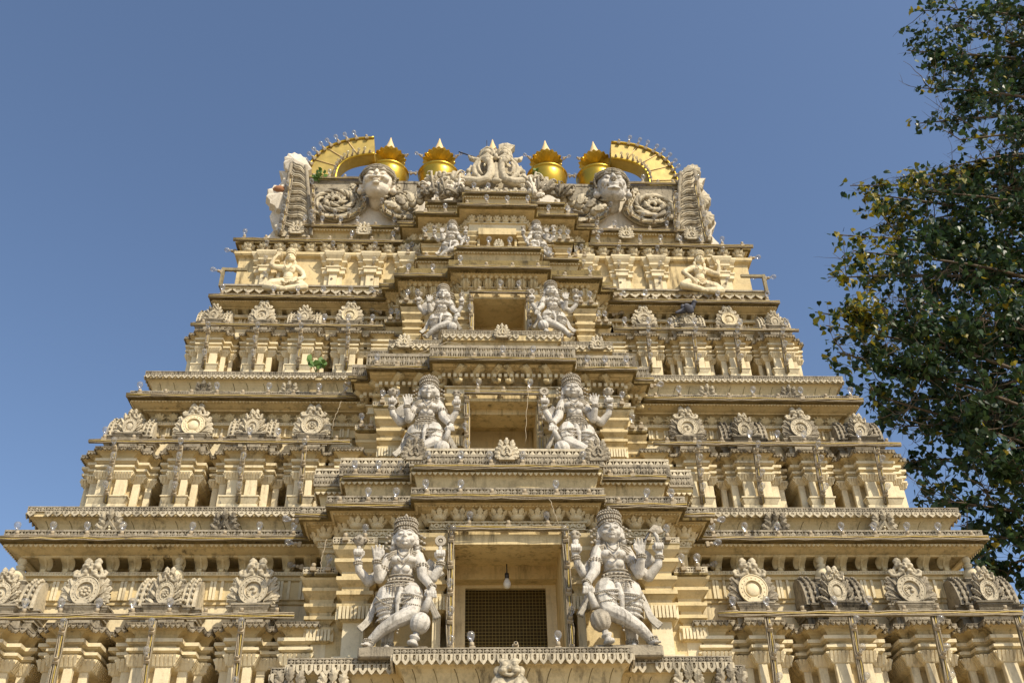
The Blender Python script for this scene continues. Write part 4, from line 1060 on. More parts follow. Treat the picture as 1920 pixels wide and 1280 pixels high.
for sg, side in ((-1,'left'),(1,'right')):
    x, z = rp(220, 343, 9.86)
    o = mk('giant_stone_head', giant_head(0 if sg<0 else 1)); o.location = (sg*x, 9.92, z-.015)
    c = MB(); n = 34
    for k, (r, zz, q) in enumerate(((.225,.13,.022),(.228,.17,.026),(.218,.215,.022))):
        for i in range(n):
            a = PI*1.0+PI*i/(n-1); c.ball((r*math.cos(a)*1.02, r*math.sin(a)*.95+.02, zz-.02+.0*k), q, GREY, 6, 4)
    for i in range(26):
        a = PI*(-.12+1.24*i/25); c.ball((.245*math.cos(a),-.05,.06+.235*math.sin(a)),(.024,.03,.024),GREY,6,4)
    c.lathe([(.20,.20),(.19,.25),(.14,.29),(.05,.31),(.0,.312)],GREY,18,Tm(0,.02,0)); c.build('crown', o)
    n_ = MB(); n_.tube([(-.17,.04,-.18),(-.13,-.01,-.235),(0,-.035,-.255),(.13,-.01,-.235),(.17,.04,-.18)],.016,CARVE,7); n_.build('necklace', o)
    tag(o, 'white moustached giant head with pursed open mouth on the roof panel' if sg<0 else 'grinning giant head baring its teeth on the roof panel', 'stone head', 'giant heads on the roof')
# gilded pots
def make_pot():
    o_ = MB(); o_.lathe([(.10,-.62),(.13,-.60),(.13,-.56),(.11,-.52),(.13,-.46),(.22,-.36),(.285,-.22),(.305,-.08),(.298,-.03),(.31,-.022),(.322,0),(.31,.022),(.28,.028),(.275,.05),(.24,.09),(.17,.13),(.115,.155),(.105,.18),(.13,.19),(.13,.21),(.10,.22),(.11,.27)],GOLD,40)
    o = o_.build('gilded_pot')
    f = MB(); n = 16
    for lay,(t,L,r0,z0) in enumerate(((1.0,.19,.10,.25),(.66,.20,.09,.27))):
        for i in range(n):
            a = 2*PI*(i+.5*lay)/n; M = Matrix.Rotation(a,4,'Z') @ Tm(r0,0,z0,ry=t) @ Matrix.Rotation(PI/2,4,'Z'); wd = .052
            f.poly([(-wd*.5,0),(-wd*.95,L*.55),(-wd*.75,L*.85),(0,L),(wd*.75,L*.85),(wd*.95,L*.55),(wd*.5,0)],.014,GOLD,M,dome=.008)
    f.lathe([(.10,.22),(.11,.28),(.13,.34),(.11,.40)],GOLD,20); f.build('petal_collar', o)
    c = MB(); c.lathe([(.12,.36),(.125,.42),(.105,.50),(.065,.62),(.03,.73),(.006,.83)],GOLDT,18); c.build('cone_tip', o)
    return o
pot = make_pot(); Ypot = 10.78
for i, of in enumerate((-194,-101,0,101,194)):
    x, z = rp(max(abs(of),1), 317, Ypot); o = pot if i == 0 else copy_tree(pot)
    o.location = (math.copysign(x,of) if of else 0, Ypot, z-.17); o.rotation_euler = (0,0,.2*i)
    tag(o, ['gold pot finial behind the moustached head beside the left horn','gold pot finial left of the central lion mask','gold pot finial almost hidden behind the central lion mask','gold pot finial right of the central lion mask','gold pot finial behind the grinning head beside the right horn'][i],'finial','gold pot finials on the ridge')
    for k in range(9):
        a = -PI*.5+ (k-4)*.36 ; r = .30 if k%2 else .35
        if of: BULBS.append((o.location+Vector((r*math.cos(a),r*math.sin(a)*.9,.30 if k%2 else .0)), Vector((math.cos(a),math.sin(a)*.8,.25)).normalized(), 'rims of the gold pots', (k*3+i)%7 != 0, .85)) if k in (0,1,7,8) else None
# roof body behind so the ridge is solid
mb = MB(); mb.sweep(wplan(XR-.15,YR+.12),[(0,zr_top-.3),(-.1,zr_top+.0),(-.5,zr_top+.12),(-.9,zr_top+.2)],CREAM); mb.box(-XR+.3,XR-.3,10.55,12.4,zr_top-.4,zr_top+.15,CREAM); tp(mb,'roof_body')
# central lion mask
b = Blob()
for s in (-1,1):
    b.ell((s*.115,-.06,.62),(.092,.085,.088)); b.ell((s*.118,-.125,.625),(.058,.045,.055))
    b.chain([((s*.02,-.10,.60),.024),((s*.05,-.11,.69),.026),((s*.12,-.10,.735),.028),((s*.20,-.07,.69),.026),((s*.225,-.04,.61),.022)])
    b.ell((s*.12,.02,.75),(.07,.07,.05)); b.ell((s*.07,.0,.80),(.035,.04,.04)); b.ell((s*.17,.02,.79),(.035,.04,.035))
    b.ell((s*.115,-.12,.475),(.078,.075,.062)); b.ell((s*.11,-.15,.42),(.05,.05,.06))
    b.chain([((s*.05,-.12,.52),.022),((s*.12,-.15,.55),.024),((s*.20,-.11,.52),.026),((s*.265,-.08,.45),.036),((s*.30,-.07,.36),.042),((s*.285,-.07,.25),.042),((s*.23,-.08,.16),.038),((s*.17,-.10,.12),.03)])
    b.chain([((s*.215,-.10,.44),.02),((s*.245,-.11,.36),.022),((s*.225,-.11,.27),.02),((s*.19,-.11,.21),.014)])
    b.chain([((s*.085,-.14,.42),.05),((s*.075,-.14,.30),.045),((s*.085,-.14,.18),.05),((s*.13,-.13,.08),.065),((s*.25,-.11,.055),.07),((s*.37,-.09,.085),.075),((s*.45,-.07,.13),.062),((s*.485,-.06,.21),.04)])
    b.chain([((s*.27,-.03,.56),.045),((s*.34,.0,.61),.036),((s*.375,.0,.67),.016)]); b.ell((s*.33,-.05,.58),(.02,.02,.03))
    b.ell((s*.37,-.02,.22),(.055,.05,.085)); b.ell((s*.375,-.04,.325),(.04,.04,.05)); b.cap((s*.36,-.05,.36),.022,(s*.345,-.06,.42),.012)
b.cap((0,-.11,.40),.034,(0,-.13,.05),.042); b.ell((0,-.15,.04),(.07,.05,.045)); b.ell((0,-.15,.50),(.032,.05,.05)); b.cap((0,-.12,.58),.028,(0,-.14,.50),.03); b.ell((0,-.05,.70),(.035,.05,.06)); b.ell((0,.07,.36),(.30,.05,.34)); b.ell((0,.06,.66),(.16,.08,.12))
for i in range(9): b.ell((-.20+.05*i,-.02,.735+.02*math.sin(i*.79)),(.022,.03,.022))
zc_ = ZY(352,9.62)
lm = mk('central_lion_mask', b.mesh('central_lion_mask', CARVE, .0085, 1)); lm.location = (0,9.68,zc_)
g = MB()
g.poly([(.02,0),(.17,.0),(.23,.13),(.17,.14),(.12,.16),(.05,.14),(0,.10)],.12,CARVE,Tm(.03,.05,.74,ry=.15),dome=.02)
for i in range(7): g.ball((-.14+.045*i,-.02,.545+.012*(i%2)),.018,CARVE,6,4)
g.build('crest', lm)
for s in (-1,1):
    e = MB()
    for k in range(4): e.tube([(s*(.075+.0*k),-.165,.49-.02*k+.02*j) for j in range(2)],.004,GREY,4)
    for k in range(5): e.ball((s*(.07+.022*k),-.17+.006*k,.445-.006*k*k),(.016,.02,.03),IVORY,6,4)
    e.build('tooth_row', lm)
tag(lm,'bulging carved lion mask with curling tusks at the centre of the roof top','lion mask')
g = MB(); p0 = Vector((-.12,9.7,zc_+.80)); g.tube([p0,p0+Vector((0,0,.22))],.006,IRON,5); g.ball(p0,(.05,.05,.045),MILK,10,6); g.build
o = g.build('lightning_rod'); tag(o,'thin rod standing on a white knob above the central lion mask','rod')
g = MB(); g.tube([Vector((-.26,9.7,zc_+.66)),Vector((-.52,9.66,zc_+.73))],.010,IRON,5); g.ball((-.26,9.7,zc_+.66),.02,IRON,6,4)
tag(g.build('iron_spike'),'dark iron spike poking out left of the central lion mask','spike')
# frieze under the mask and leaf fans at its sides
mb = MB()
for i in range(17):
    x = -.52+.065*i; z = ZY(362,9.58); mb.ball((x,9.60,z+.03*(i%2)),(.034,.04,.05),CARVE,7,5); mb.poly(leaf_pts(.10,.03,2),.03,CARVE,Tm(x+.03,9.57,z-.03,ry=.5*(1 if i%2 else -1)),dome=.015)
mb.box(-.58,.58,9.60,9.9,ZY(366,9.55)-.05,ZY(354,9.6),CARVE); tp(mb,'creature_frieze')
for sg in (-1,1):
    fan = MB(); rr = random.Random(17+sg)
    for k in range(16):
        of = 56+rr.uniform(0,66); yy = 392-rr.uniform(0,16)-(22 if k%3==0 else 0); x, z = rp(of, yy, 9.62+.004*of/2)
        a = rr.uniform(-.75,.75); L = rr.uniform(.17,.27); w_ = rr.uniform(.05,.075); cur = rr.choice((-1,1))
        M = Tm(sg*x, 9.62+.0018*(of-56)-.03*(k%3), z, ry=a); m_ = (CARVE,WHITE,GREY)[k%3]
        fan.poly(leaf_pts(L*.85,w_,3), .05, m_, M, dome=.03)
        P = [Vector((cur*.05*math.sin(t*2.6)+(cur*.07*t*t),-.07-.05*math.sin(PI*t),L*1.15*t-.05*t**4)) for t in [i/7 for i in range(8)]]
        P.append(P[-1]+Vector((cur*.045,0,-.015))); P.append(P[-1]+Vector((cur*.005,.0,-.045)))
        fan.tube([M@p for p in P],[.010,.016,.018,.018,.017,.016,.014,.012,.010,.006],m_,6)
        for q in (-1,1): fan.poly(leaf_pts(L*.62,.05,3), .04, m_, M @ Tm(q*.02,-.03,L*.18,ry=q*.75), dome=.025)
        fan.ball(M@Vector((cur*.02,-.08,L*.35)),(.04,.04,.05),m_,7,5)
    for k in range(5):
        px_, pz_ = rp(128+14*k,372+5*k,9.72); fan.ball((sg*px_,9.74,pz_),(.06,.06,.07),CARVE,7,5)
        fan.poly(leaf_pts(.18,.06,3),.05,GREY if k%2 else CARVE,Tm(sg*px_,9.72,pz_-.02,ry=sg*(-.5+.4*k)),dome=.02)
    tp(fan,'leaf_fan')
# ------------------------------------------------------------------ guardian statues (unit height, sculpted facing -y; mace hand on the viewer's left)
def hand(b, wrist, d, side, open_=True, s=1.0, n=Vector((0,-1,0))):
    """palm and five fingers: d points along the hand, side towards the thumb"""
    w = Vector(wrist); d = Vector(d).normalized(); sd = Vector(side).normalized(); nn = d.cross(sd).normalized()
    if nn.y > 0: nn = -nn
    pc = w+d*.030*s
    for k in range(4): b.cap(w+sd*(.012-.008*k)*s,.011*s,w+d*.045*s+sd*(.021-.014*k)*s,.0105*s)
    for k,L in enumerate((.036,.043,.040,.030)):
        base = w+d*.05*s+sd*(.024-.016*k)*s; fan = sd*(.006-.004*k)*s
        if open_: b.chain([(base,.0082*s),(base+d*L*.55*s+fan+nn*.002,.0075*s),(base+d*L*s+fan*1.6+nn*.006*s,.006*s)])
        else: b.chain([(base,.0088*s),(base+d*.018*s+nn*.016*s,.0085*s),(base+nn*.030*s-d*.004*s,.0078*s),(base+nn*.024*s-d*.020*s,.0072*s)])
    b.chain([(w+d*.012*s+sd*.016*s,.011*s),(w+d*.034*s+sd*.036*s+nn*.004,.009*s),(w+d*.054*s+sd*.038*s+nn*.008*s,.007*s)])
def beads(mb, pts, r, m, n):
    P = curve_pts(pts, 8); L = [0]
    for a,b_ in zip(P[:-1],P[1:]): L.append(L[-1]+(b_-a).length)
    j = 0
    for k in range(n):
        t = L[-1]*k/(n-1)
        while j < len(P)-2 and L[j+1] < t: j += 1
        q = (t-L[j])/max(1e-6,L[j+1]-L[j]); mb.ball(P[j].lerp(P[j+1],q), r, m, 6, 4)
def ringpts(c, rx, ry, a0, a1, n=9, dz=0, tilt=0): return [Vector((c[0]+rx*math.cos(a0+(a1-a0)*i/(n-1)), c[1]-ry*math.sin(a0+(a1-a0)*i/(n-1)), c[2]+dz*math.sin(a0+(a1-a0)*i/(n-1))+tilt*math.cos(a0+(a1-a0)*i/(n-1)))) for i in range(n)]
def cloth(path, widths, th, m, mb, fold=.012):      # ribbon of cloth with folds, front towards -y
    P = curve_pts(path,6); k = len(P); vs = []; fs = []; q = 7
    for i,p in enumerate(P):
        t = i/(k-1); w_ = widths[0]+(widths[1]-widths[0])*t; d = (P[min(i+1,k-1)]-P[max(i-1,0)]).normalized(); s = d.cross(Vector((0,1,0))).normalized()
        for j in range(q):
            u = j/(q-1)-.5; vs.append(p+s*(u*w_)+Vector((0,-fold*math.cos(j*PI)*t,0)))
    for p in list(vs): vs.append(p+Vector((0,th,0)))
    n = k*q
    for i in range(k-1):
        for j in range(q-1):
            a = i*q+j; fs.append((a,a+1,a+q+1,a+q)); fs.append((n+a,n+a+q,n+a+q+1,n+a+1))
        fs.append((i*q,(i+1)*q,n+(i+1)*q,n+i*q)); a = i*q+q-1; fs.append((a,n+a,n+a+q,a+q))
    for j in range(q-1): a = (k-1)*q+j; fs.append((a,a+1,n+a+1,n+a)); fs.append((j,n+j,n+j+1,j+1))
    mb.add(vs, fs, m, True)
GUARD = {}
def guardian(mirror, var=0, squat=1.0):
    b = Blob(); V = Vector
    # head and face
    hc = V((-.042,-.035,.820))
    b.ell(hc,(.079,.074,.084),None,24,16); b.ell(hc+V((0,-.010,-.034)),(.069,.062,.052),None,24,14); b.ell(hc+V((0,-.058,-.066)),(.020,.015,.015))
    b.chain([(hc+V((0,-.070,.026)),.0065),(hc+V((0,-.080,.002)),.0075),(hc+V((0,-.086,-.014)),.0105)])
    for s in (-1,1):
        b.ell(hc+V((s*.032,-.064,.010)),(.019,.013,.0115)); b.chain([(hc+V((s*.010,-.072,.030)),.0042),(hc+V((s*.032,-.070,.040)),.0048),(hc+V((s*.058,-.052,.028)),.0036)])
        b.chain([(hc+V((s*.014,-.074,.006)),.0032),(hc+V((s*.032,-.077,.002)),.0036),(hc+V((s*.052,-.066,.008)),.003)])
        b.ell(hc+V((s*.042,-.046,-.030)),(.026,.022,.022)); b.ell(hc+V((s*.0115,-.080,-.017)),(.0075,.0075,.0065))
        b.chain([(hc+V((s*.078,-.002,.018)),.012),(hc+V((s*.088,-.002,-.015)),.012),(hc+V((s*.086,-.004,-.048)),.014)])
        b.ell(hc+V((s*.094,.012,-.070)),(.026,.020,.024))
    b.chain([(hc+V((-.026,-.068,-.038)),.004),(hc+V((-.008,-.078,-.034)),.0052),(hc+V((.008,-.078,-.034)),.0052),(hc+V((.026,-.068,-.038)),.004)]); b.chain([(hc+V((-.018,-.070,-.046)),.0045),(hc+V((0,-.077,-.0485)),.0062),(hc+V((.018,-.070,-.046)),.0045)])
    if var == 2: b.chain([(hc+V((0,-.060,-.072)),.017),(hc+V((0,-.066,-.10)),.012)])
    # neck, torso
    b.ell(V((-.04,.028,.785)),(.092,.040,.085)); b.ell(V((-.035,.004,.705)),(.125,.050,.034))
    b.chain([(V((-.040,-.005,.75)),.042),(V((-.032,0,.70)),.05)])
    b.cap(V((-.125,.0,.688)),.046,V((.055,.0,.676)),.046); b.ell(V((-.036,-.02,.645)),(.105,.072,.075)); b.ell(V((-.028,-.012,.565)),(.080,.062,.065))
    for s in (-1,1): b.ell(V((-.036+s*.043,-.072,.640)),(.044,.028,.032)); b.ell(V((-.028+s*.026,-.066,.575)),(.034,.02,.03))
    b.ell(V((-.024,-.01,.50)),(.088,.068,.055)); b.ell(V((-.022,-.005,.435)),(.135,.085,.075))
    # straight leg and crossing leg
    b.chain([(V((.060,-.0,.40)),.085),(V((.062,-.015,.30)),.078),(V((.055,-.02,.22)),.055),(V((.052,.0,.12)),.047),(V((.048,.005,.045)),.034)])
    b.chain([(V((.048,.0,.022)),.026),(V((.050,-.06,.018)),.020)])
    b.chain([(V((-.095,-.03,.40)),.088),(V((-.118,-.065,.31)),.080),(V((-.112,-.10,.235)),.062),(V((-.02,-.115,.185)),.054),(V((.085,-.10,.120)),.043),(V((.150,-.085,.058)),.033),(V((.165,-.085,.025)),.026),(V((.185,-.125,.016)),.018)])
    for k in range(4): b.ell(V((.172+.012*k,-.138-.004*(k%2),.012)),(.007,.014,.008))
    # cloth folds round the thighs
    for k in range(5):
        z = .375-.032*k; r = .094-.006*k
        b.chain([(p,.0075) for p in ringpts((-.10,-.045,z),r,r*1.02,.1,PI-.05,8,-.012,.012)])
        b.chain([(p,.0075) for p in ringpts((.062,-.01,z-.01),r*.9,r*.95,.1,PI-.1,8,-.016,-.014)])
    b.chain([(V((-.03,-.10,.41)),.02),(V((-.015,-.11,.33)),.022),(V((-.012,-.10,.24)),.012)])
    # arms
    mace_h = V((-.250,-.125,.385))
    b.chain([(V((-.130,-.02,.685)),.047),(V((-.165,-.05,.60)),.041),(V((-.175,-.07,.52)),.037),(V((-.225,-.105,.445)),.030),(mace_h+V((.012,.012,.02)),.024)])
    hand(b, mace_h+V((.012,.008,.018)), (-.12,-.25,-1), (1,0,0), False, 1.12)
    b.chain([(V((-.120,.02,.68)),.042),(V((-.19,.03,.60)),.038),(V((-.245,-.01,.525)),.036),(V((-.285,-.03,.585)),.030),(V((-.300,-.045,.635)),.023)])
    hand(b, V((-.300,-.045,.640)), (.03,-.15,1), (1,0,0), False, 1.05)
    b.chain([(V((.065,-.01,.672)),.046),(V((.105,-.03,.58)),.040),(V((.128,-.055,.505)),.036),(V((.142,-.10,.575)),.030),(V((.145,-.112,.615)),.024)])
    hand(b, V((.145,-.112,.62)), (.0,-.15,1), (-1 if var != 1 else -1,0,0), True, 1.15)
    b.chain([(V((.065,.02,.67)),.042),(V((.14,.03,.575)),.037),(V((.205,.0,.505)),.036),(V((.272,-.03,.575)),.030),(V((.288,-.045,.645)),.023)])
    hand(b, V((.288,-.045,.65)), (-.03,-.12,1), (-1,0,0), False, 1.05)
    if squat != 1.0:
        for p in b.v: p.z *= 1.0
    key = (mirror, var)
    body = mk('guardian_statue', b.mesh('guardian_body', STONE, .0046, 1, mirror, .35))
    sx = -1 if mirror else 1
    MM = Matrix.Diagonal((sx,1,1,1))
    def fin(mb, name):
        if mirror: mb.v = [(-x,y,z) for x,y,z in mb.v]; mb.f = [tuple(reversed(f)) for f in mb.f]
        return mb.build(name, body)
    # crown
    c = MB(); cc = hc
    for (r,z,q,n) in ((.079,.040,.011,26),(.086,.064,.009,30),(.080,.090,.0105,26),(.086,.112,.009,28),(.074,.135,.010,22)):
        for i in range(n): a = 2*PI*i/n; c.ball((cc.x+r*math.cos(a)*.97,cc.y+.006+r*math.sin(a)*.95,cc.z+z+(.012*math.sin(a)*-1 if z<.07 else 0)),q,ORNA,6,4)
    c.lathe([(.070,.03),(.078,.055),(.072,.08),(.078,.105),(.070,.125),(.060,.145),(.03,.160),(.0,.164)],ORNA,20,Tm(cc.x,cc.y+.006,cc.z)); c.lathe([(.012,.158),(.014,.17),(.004,.182)],ORNA,8,Tm(cc.x,cc.y-.02,cc.z))
    for s in (-1,1):
        for k in range(9): c.ball((cc.x+s*(.092+.022*(k%3)),cc.y-.004,cc.z+.03-.014*k),(.013,.011,.011),ORNA,6,4)
    fin(c,'crown')
    # jewellery
    j = MB(); ch = V((-.036,-.0,.66))
    beads(j,[V((-.095,-.045,.735)),V((-.082,-.085,.66)),V((-.036,-.115,.605)),V((.012,-.085,.655)),V((.022,-.045,.725))],.0068,ORNA,38)
    beads(j,[V((-.078,-.05,.735)),V((-.068,-.09,.685)),V((-.036,-.105,.655)),V((-.005,-.09,.683)),V((.006,-.05,.73))],.006,ORNA,28)
    j.ball((-.036,-.118,.60),(.012,.01,.018),ORNA,8,5)
    for s,x0,zz in ((-1,-.13,.688),(1,.06,.676)):
        for q in range(3): j.tube([V((-.036+s*.05,-.055,.715-.012*q)),V((-.036+s*.085,-.062,.70-.018*q)),V((x0+s*.03,-.045,.672-.022*q)),V((x0+s*.046,.0,.665-.024*q))],.009,ORNA,6)
        for k in range(5): j.ball((x0+s*.03+.004*k*s,-.0+.012*k,.712-.006*k),(.014,.012,.016),ORNA,6,4)
    fin(j,'necklace'); j = MB()
    for z,r,ry,q,n in ((.535,.086,.072,.0075,26),(.508,.094,.078,.007,28),(.482,.104,.085,.008,28),(.455,.122,.094,.007,32)): beads(j,ringpts((-.024,-.008,z),r,ry,.0,PI,9,-.008),q,ORNA,n)
    for i in range(11):
        a = .35+(PI-.7)*i/10
        for k in range(4): j.ball((-.022+.128*math.cos(a),-.008-.098*math.sin(a),.445-.014*k),.0068,ORNA,6,4)
    for i in range(8):
        a = .5+(PI-1)*i/7; j.ball((-.024+.10*math.cos(a),-.008-.085*math.sin(a),.495),(.011,.008,.011),ORNA,6,4)
    def band(p,d,r,k=2):
        j = MB(); d = V(d).normalized(); a = d.orthogonal().normalized(); e = d.cross(a)
        for q in range(k):
            for i in range(14): an = 2*PI*i/14; j.ball(V(p)+d*(.015*q)+a*r*math.cos(an)+e*r*math.sin(an),.0075,ORNA,6,4)
        fin(j,'bangle')
    fin(j,'belt'); j = MB()
    band((-.165,-.05,.595),(-.1,-.25,-1),.045); band((-.24,-.115,.42),(-.5,-.3,-.6),.028,2); band((-.297,-.042,.615),(-.1,-.1,1),.027); band((.105,-.03,.585),(.2,-.3,-1),.044)
    band((.145,-.11,.598),(0,-.1,1),.028); band((.284,-.042,.62),(.1,-.1,1),.027); band((.165,-.08,.055),(.2,0,-1),.036,2); band((.048,.004,.05),(0,0,1),.038,2)
    for k in range(7): j.ball((-.045+.01*k*.4,-.14+.004*k,.23-.022*k),.0085,ORNA,6,4)
    beads(j,[V((-.17,-.10,.38)),V((-.10,-.145,.33)),V((-.03,-.12,.30))],.006,ORNA,18); beads(j,[V((.14,-.06,.37)),V((.10,-.10,.32)),V((.03,-.10,.29))],.006,ORNA,16)
    for k in range(3):
        z = .36-.062*k; r = .100-.011*k
        beads(j,ringpts((-.103,-.05-.012*k,z),r,r*1.03,.15,PI-.1,9,-.012,.012),.0058,ORNA,20); beads(j,ringpts((.062,-.012,z-.012),r*.92,r*.97,.1,PI-.15,9,-.016,-.014),.0058,ORNA,18)
    fin(j,'bead_string')
    # mace
    m = MB(); top = mace_h+V((-.004,-.012,.022)); bot = V((-.135,-.155,.03)); ax = (bot-top).normalized()
    m.tube([top,top.lerp(bot,.25),top.lerp(bot,.46)],[.020,.024,.030],STONE,10)
    q_ = V((0,0,-1)).rotation_difference(ax).to_matrix().to_4x4(); ctr = top.lerp(bot,.665)
    vs = MB(); prof = [(.022,-.075),(.040,-.068),(.060,-.045),(.069,-.01),(.066,.022),(.049,.048),(.030,.062)]
    M = Matrix.Translation(ctr) @ q_; n = 40; L = []; F = []
    for r,z in prof:
        for i in range(n):
            a = 2*PI*i/n; rr = r*(1-.13*abs(math.cos(a*5))**6); L.append((rr*math.cos(a),rr*math.sin(a),z))
    for i in range(len(prof)-1):
        for k in range(n): k2=(k+1)%n; F.append((i*n+k,i*n+k2,(i+1)*n+k2,(i+1)*n+k))
    F += [tuple(range(n-1,-1,-1)),tuple(range((len(prof)-1)*n,len(prof)*n))]
    m.add(L,F,STONE if var else ORNA,True,M)
    m.lathe([(.020,-.17),(.036,-.165),(.040,-.15),(.026,-.135),(.024,-.125),(.036,-.115),(.036,-.105),(.022,-.095),(.022,-.08)],STONE,14,M)
    fin(m,'mace')
    # held emblems, ribbons
    e = MB(); p = V((-.296,-.062,.70))
    if var in (0,2):
        e.tube([p+V((0,.0,-.02)),p+V((0,0,.05))],[.018,.024],STONE,8); e.lathe([(.02,.04),(.034,.06),(.03,.085),(.034,.1),(.014,.115)],ORNA,10,Matrix.Translation(p))
        for i in range(6): a=2*PI*i/6; e.ball(p+V((.034*math.cos(a),.034*math.sin(a),.085)),.012,ORNA,6,4)
    else:
        e.tube([p,p+V((0,0,.045))],.014,STONE,8); e.ring(circ(.04,16,p.x,p.z+.085),circ(.018,16,p.x,p.z+.085),.03,ORNA,y0=p.y+.015); e.ball(p+V((0,0,.085)),(.016,.014,.016),ORNA,8,5)
    p2 = V((.284,-.062,.71)); fin(e,'emblem'); e = MB()
    if var == 0:
        e.tube([p2,p2+V((-.004,0,.06)),p2+V((-.02,0,.10))],[.014,.015,.02],STONE,8); e.poly([(-.06,.10),(-.02,.145),(.03,.13),(.045,.09),(.0,.075),(-.03,.085)],.03,ORNA,Tm(p2.x-.0,p2.y+.015,p2.z),dome=.01)
        e.tube([p2+V((-.055,0,.09)),p2+V((-.125,.0,-.02))],.008,IRON,6)
    else:
        e.tube([p2,p2+V((0,0,.045))],.015,STONE,8); e.lathe([(.016,.035),(.03,.05),(.042,.075),(.044,.095),(.028,.105),(.02,.12),(.005,.125)],ORNA,12,Matrix.Translation(p2))
        for i in range(7): a=2*PI*i/7; e.ball(p2+V((.042*math.cos(a),.042*math.sin(a),.085)),.012,ORNA,6,4)
    fin(e,'emblem')
    r = MB(); R2 = MB(); R3 = MB()
    cloth([V((.125,.02,.43)),V((.16,.0,.32)),V((.19,-.01,.22)),V((.245,-.02,.155))],(.035,.05),.02,STONE,r)
    cloth([V((-.20,.0,.45)),V((-.235,.02,.36)),V((-.285,.03,.25))],(.025,.05),.018,STONE,R2)
    cloth([V((.135,.0,.67)),V((.19,.01,.66)),V((.235,.03,.60))],(.07,.10),.02,STONE,R3) if var != 1 else cloth([V((-.2,.0,.66)),V((-.24,.02,.62)),V((-.29,.03,.55))],(.05,.09),.02,STONE,R3)
    fin(r,'sash'); fin(R2,'sash'); fin(R3,'sash')
    return body
def place_statue(o, px, ytop, Y, H, label, zoff=0, grp='four armed guardian statues', wide=1.0):
    z = unp(px, ytop, Y); o.location = (z.x, Y, z.z-H*1.0+zoff); o.scale = (H*wide,H*wide,H); tag(o,label,'statue',grp)
S1 = guardian(True,1); place_statue(S1, 752, 970, 7.97, 1.20, 'large four armed statue with mace beside the left jamb of the barred window', 0, wide=1.0)
S2 = guardian(False,0); place_statue(S2, 1150, 956, 7.97, 1.27, 'large four armed statue gripping an iron rod, right of the barred window', 0, wide=.98)
S3 = guardian(True,2); place_statue(S3, 797, 708, 8.50, 1.10, 'bearded four armed statue left of the second window opening', 0, wide=1.02)
S4 = guardian(False,1); place_statue(S4, 1078, 705, 8.50, 1.14, 'four armed statue with disc emblem right of the second window opening', 0, wide=1.0)
for src,px,yt,Y,H,lab in ((S3,826,536,8.97,.82,'pale four armed statue left of the third window opening'),(S4,1037,530,8.97,.86,'grey four armed statue right of the third window opening'),
                      (S1,844,416,9.32,.66,'small white four armed statue left of the topmost opening'),(S2,1009,416,9.32,.66,'small white four armed statue right of the topmost opening')):
    o = copy_tree(src); place_statue(o,px,yt,Y,H,lab,0,wide=1.03)
# pedestals under the two lowest statues are part of the tower floor
for st_ in (S1,S2):
    mb = MB(); mb.box(st_.location.x-.28,st_.location.x+.28,7.80,8.4,zf-.02,st_.location.z,GREY,None,.012); tp(mb,'pedestal')
for st_ in (S3,S4):
    mb = MB(); mb.box(st_.location.x-.25,st_.location.x+.25,8.36,8.8,bays['B']['fl']-.03,max(st_.location.z,bays['B']['fl']-.02),GREY,None,.01); tp(mb,'pedestal')

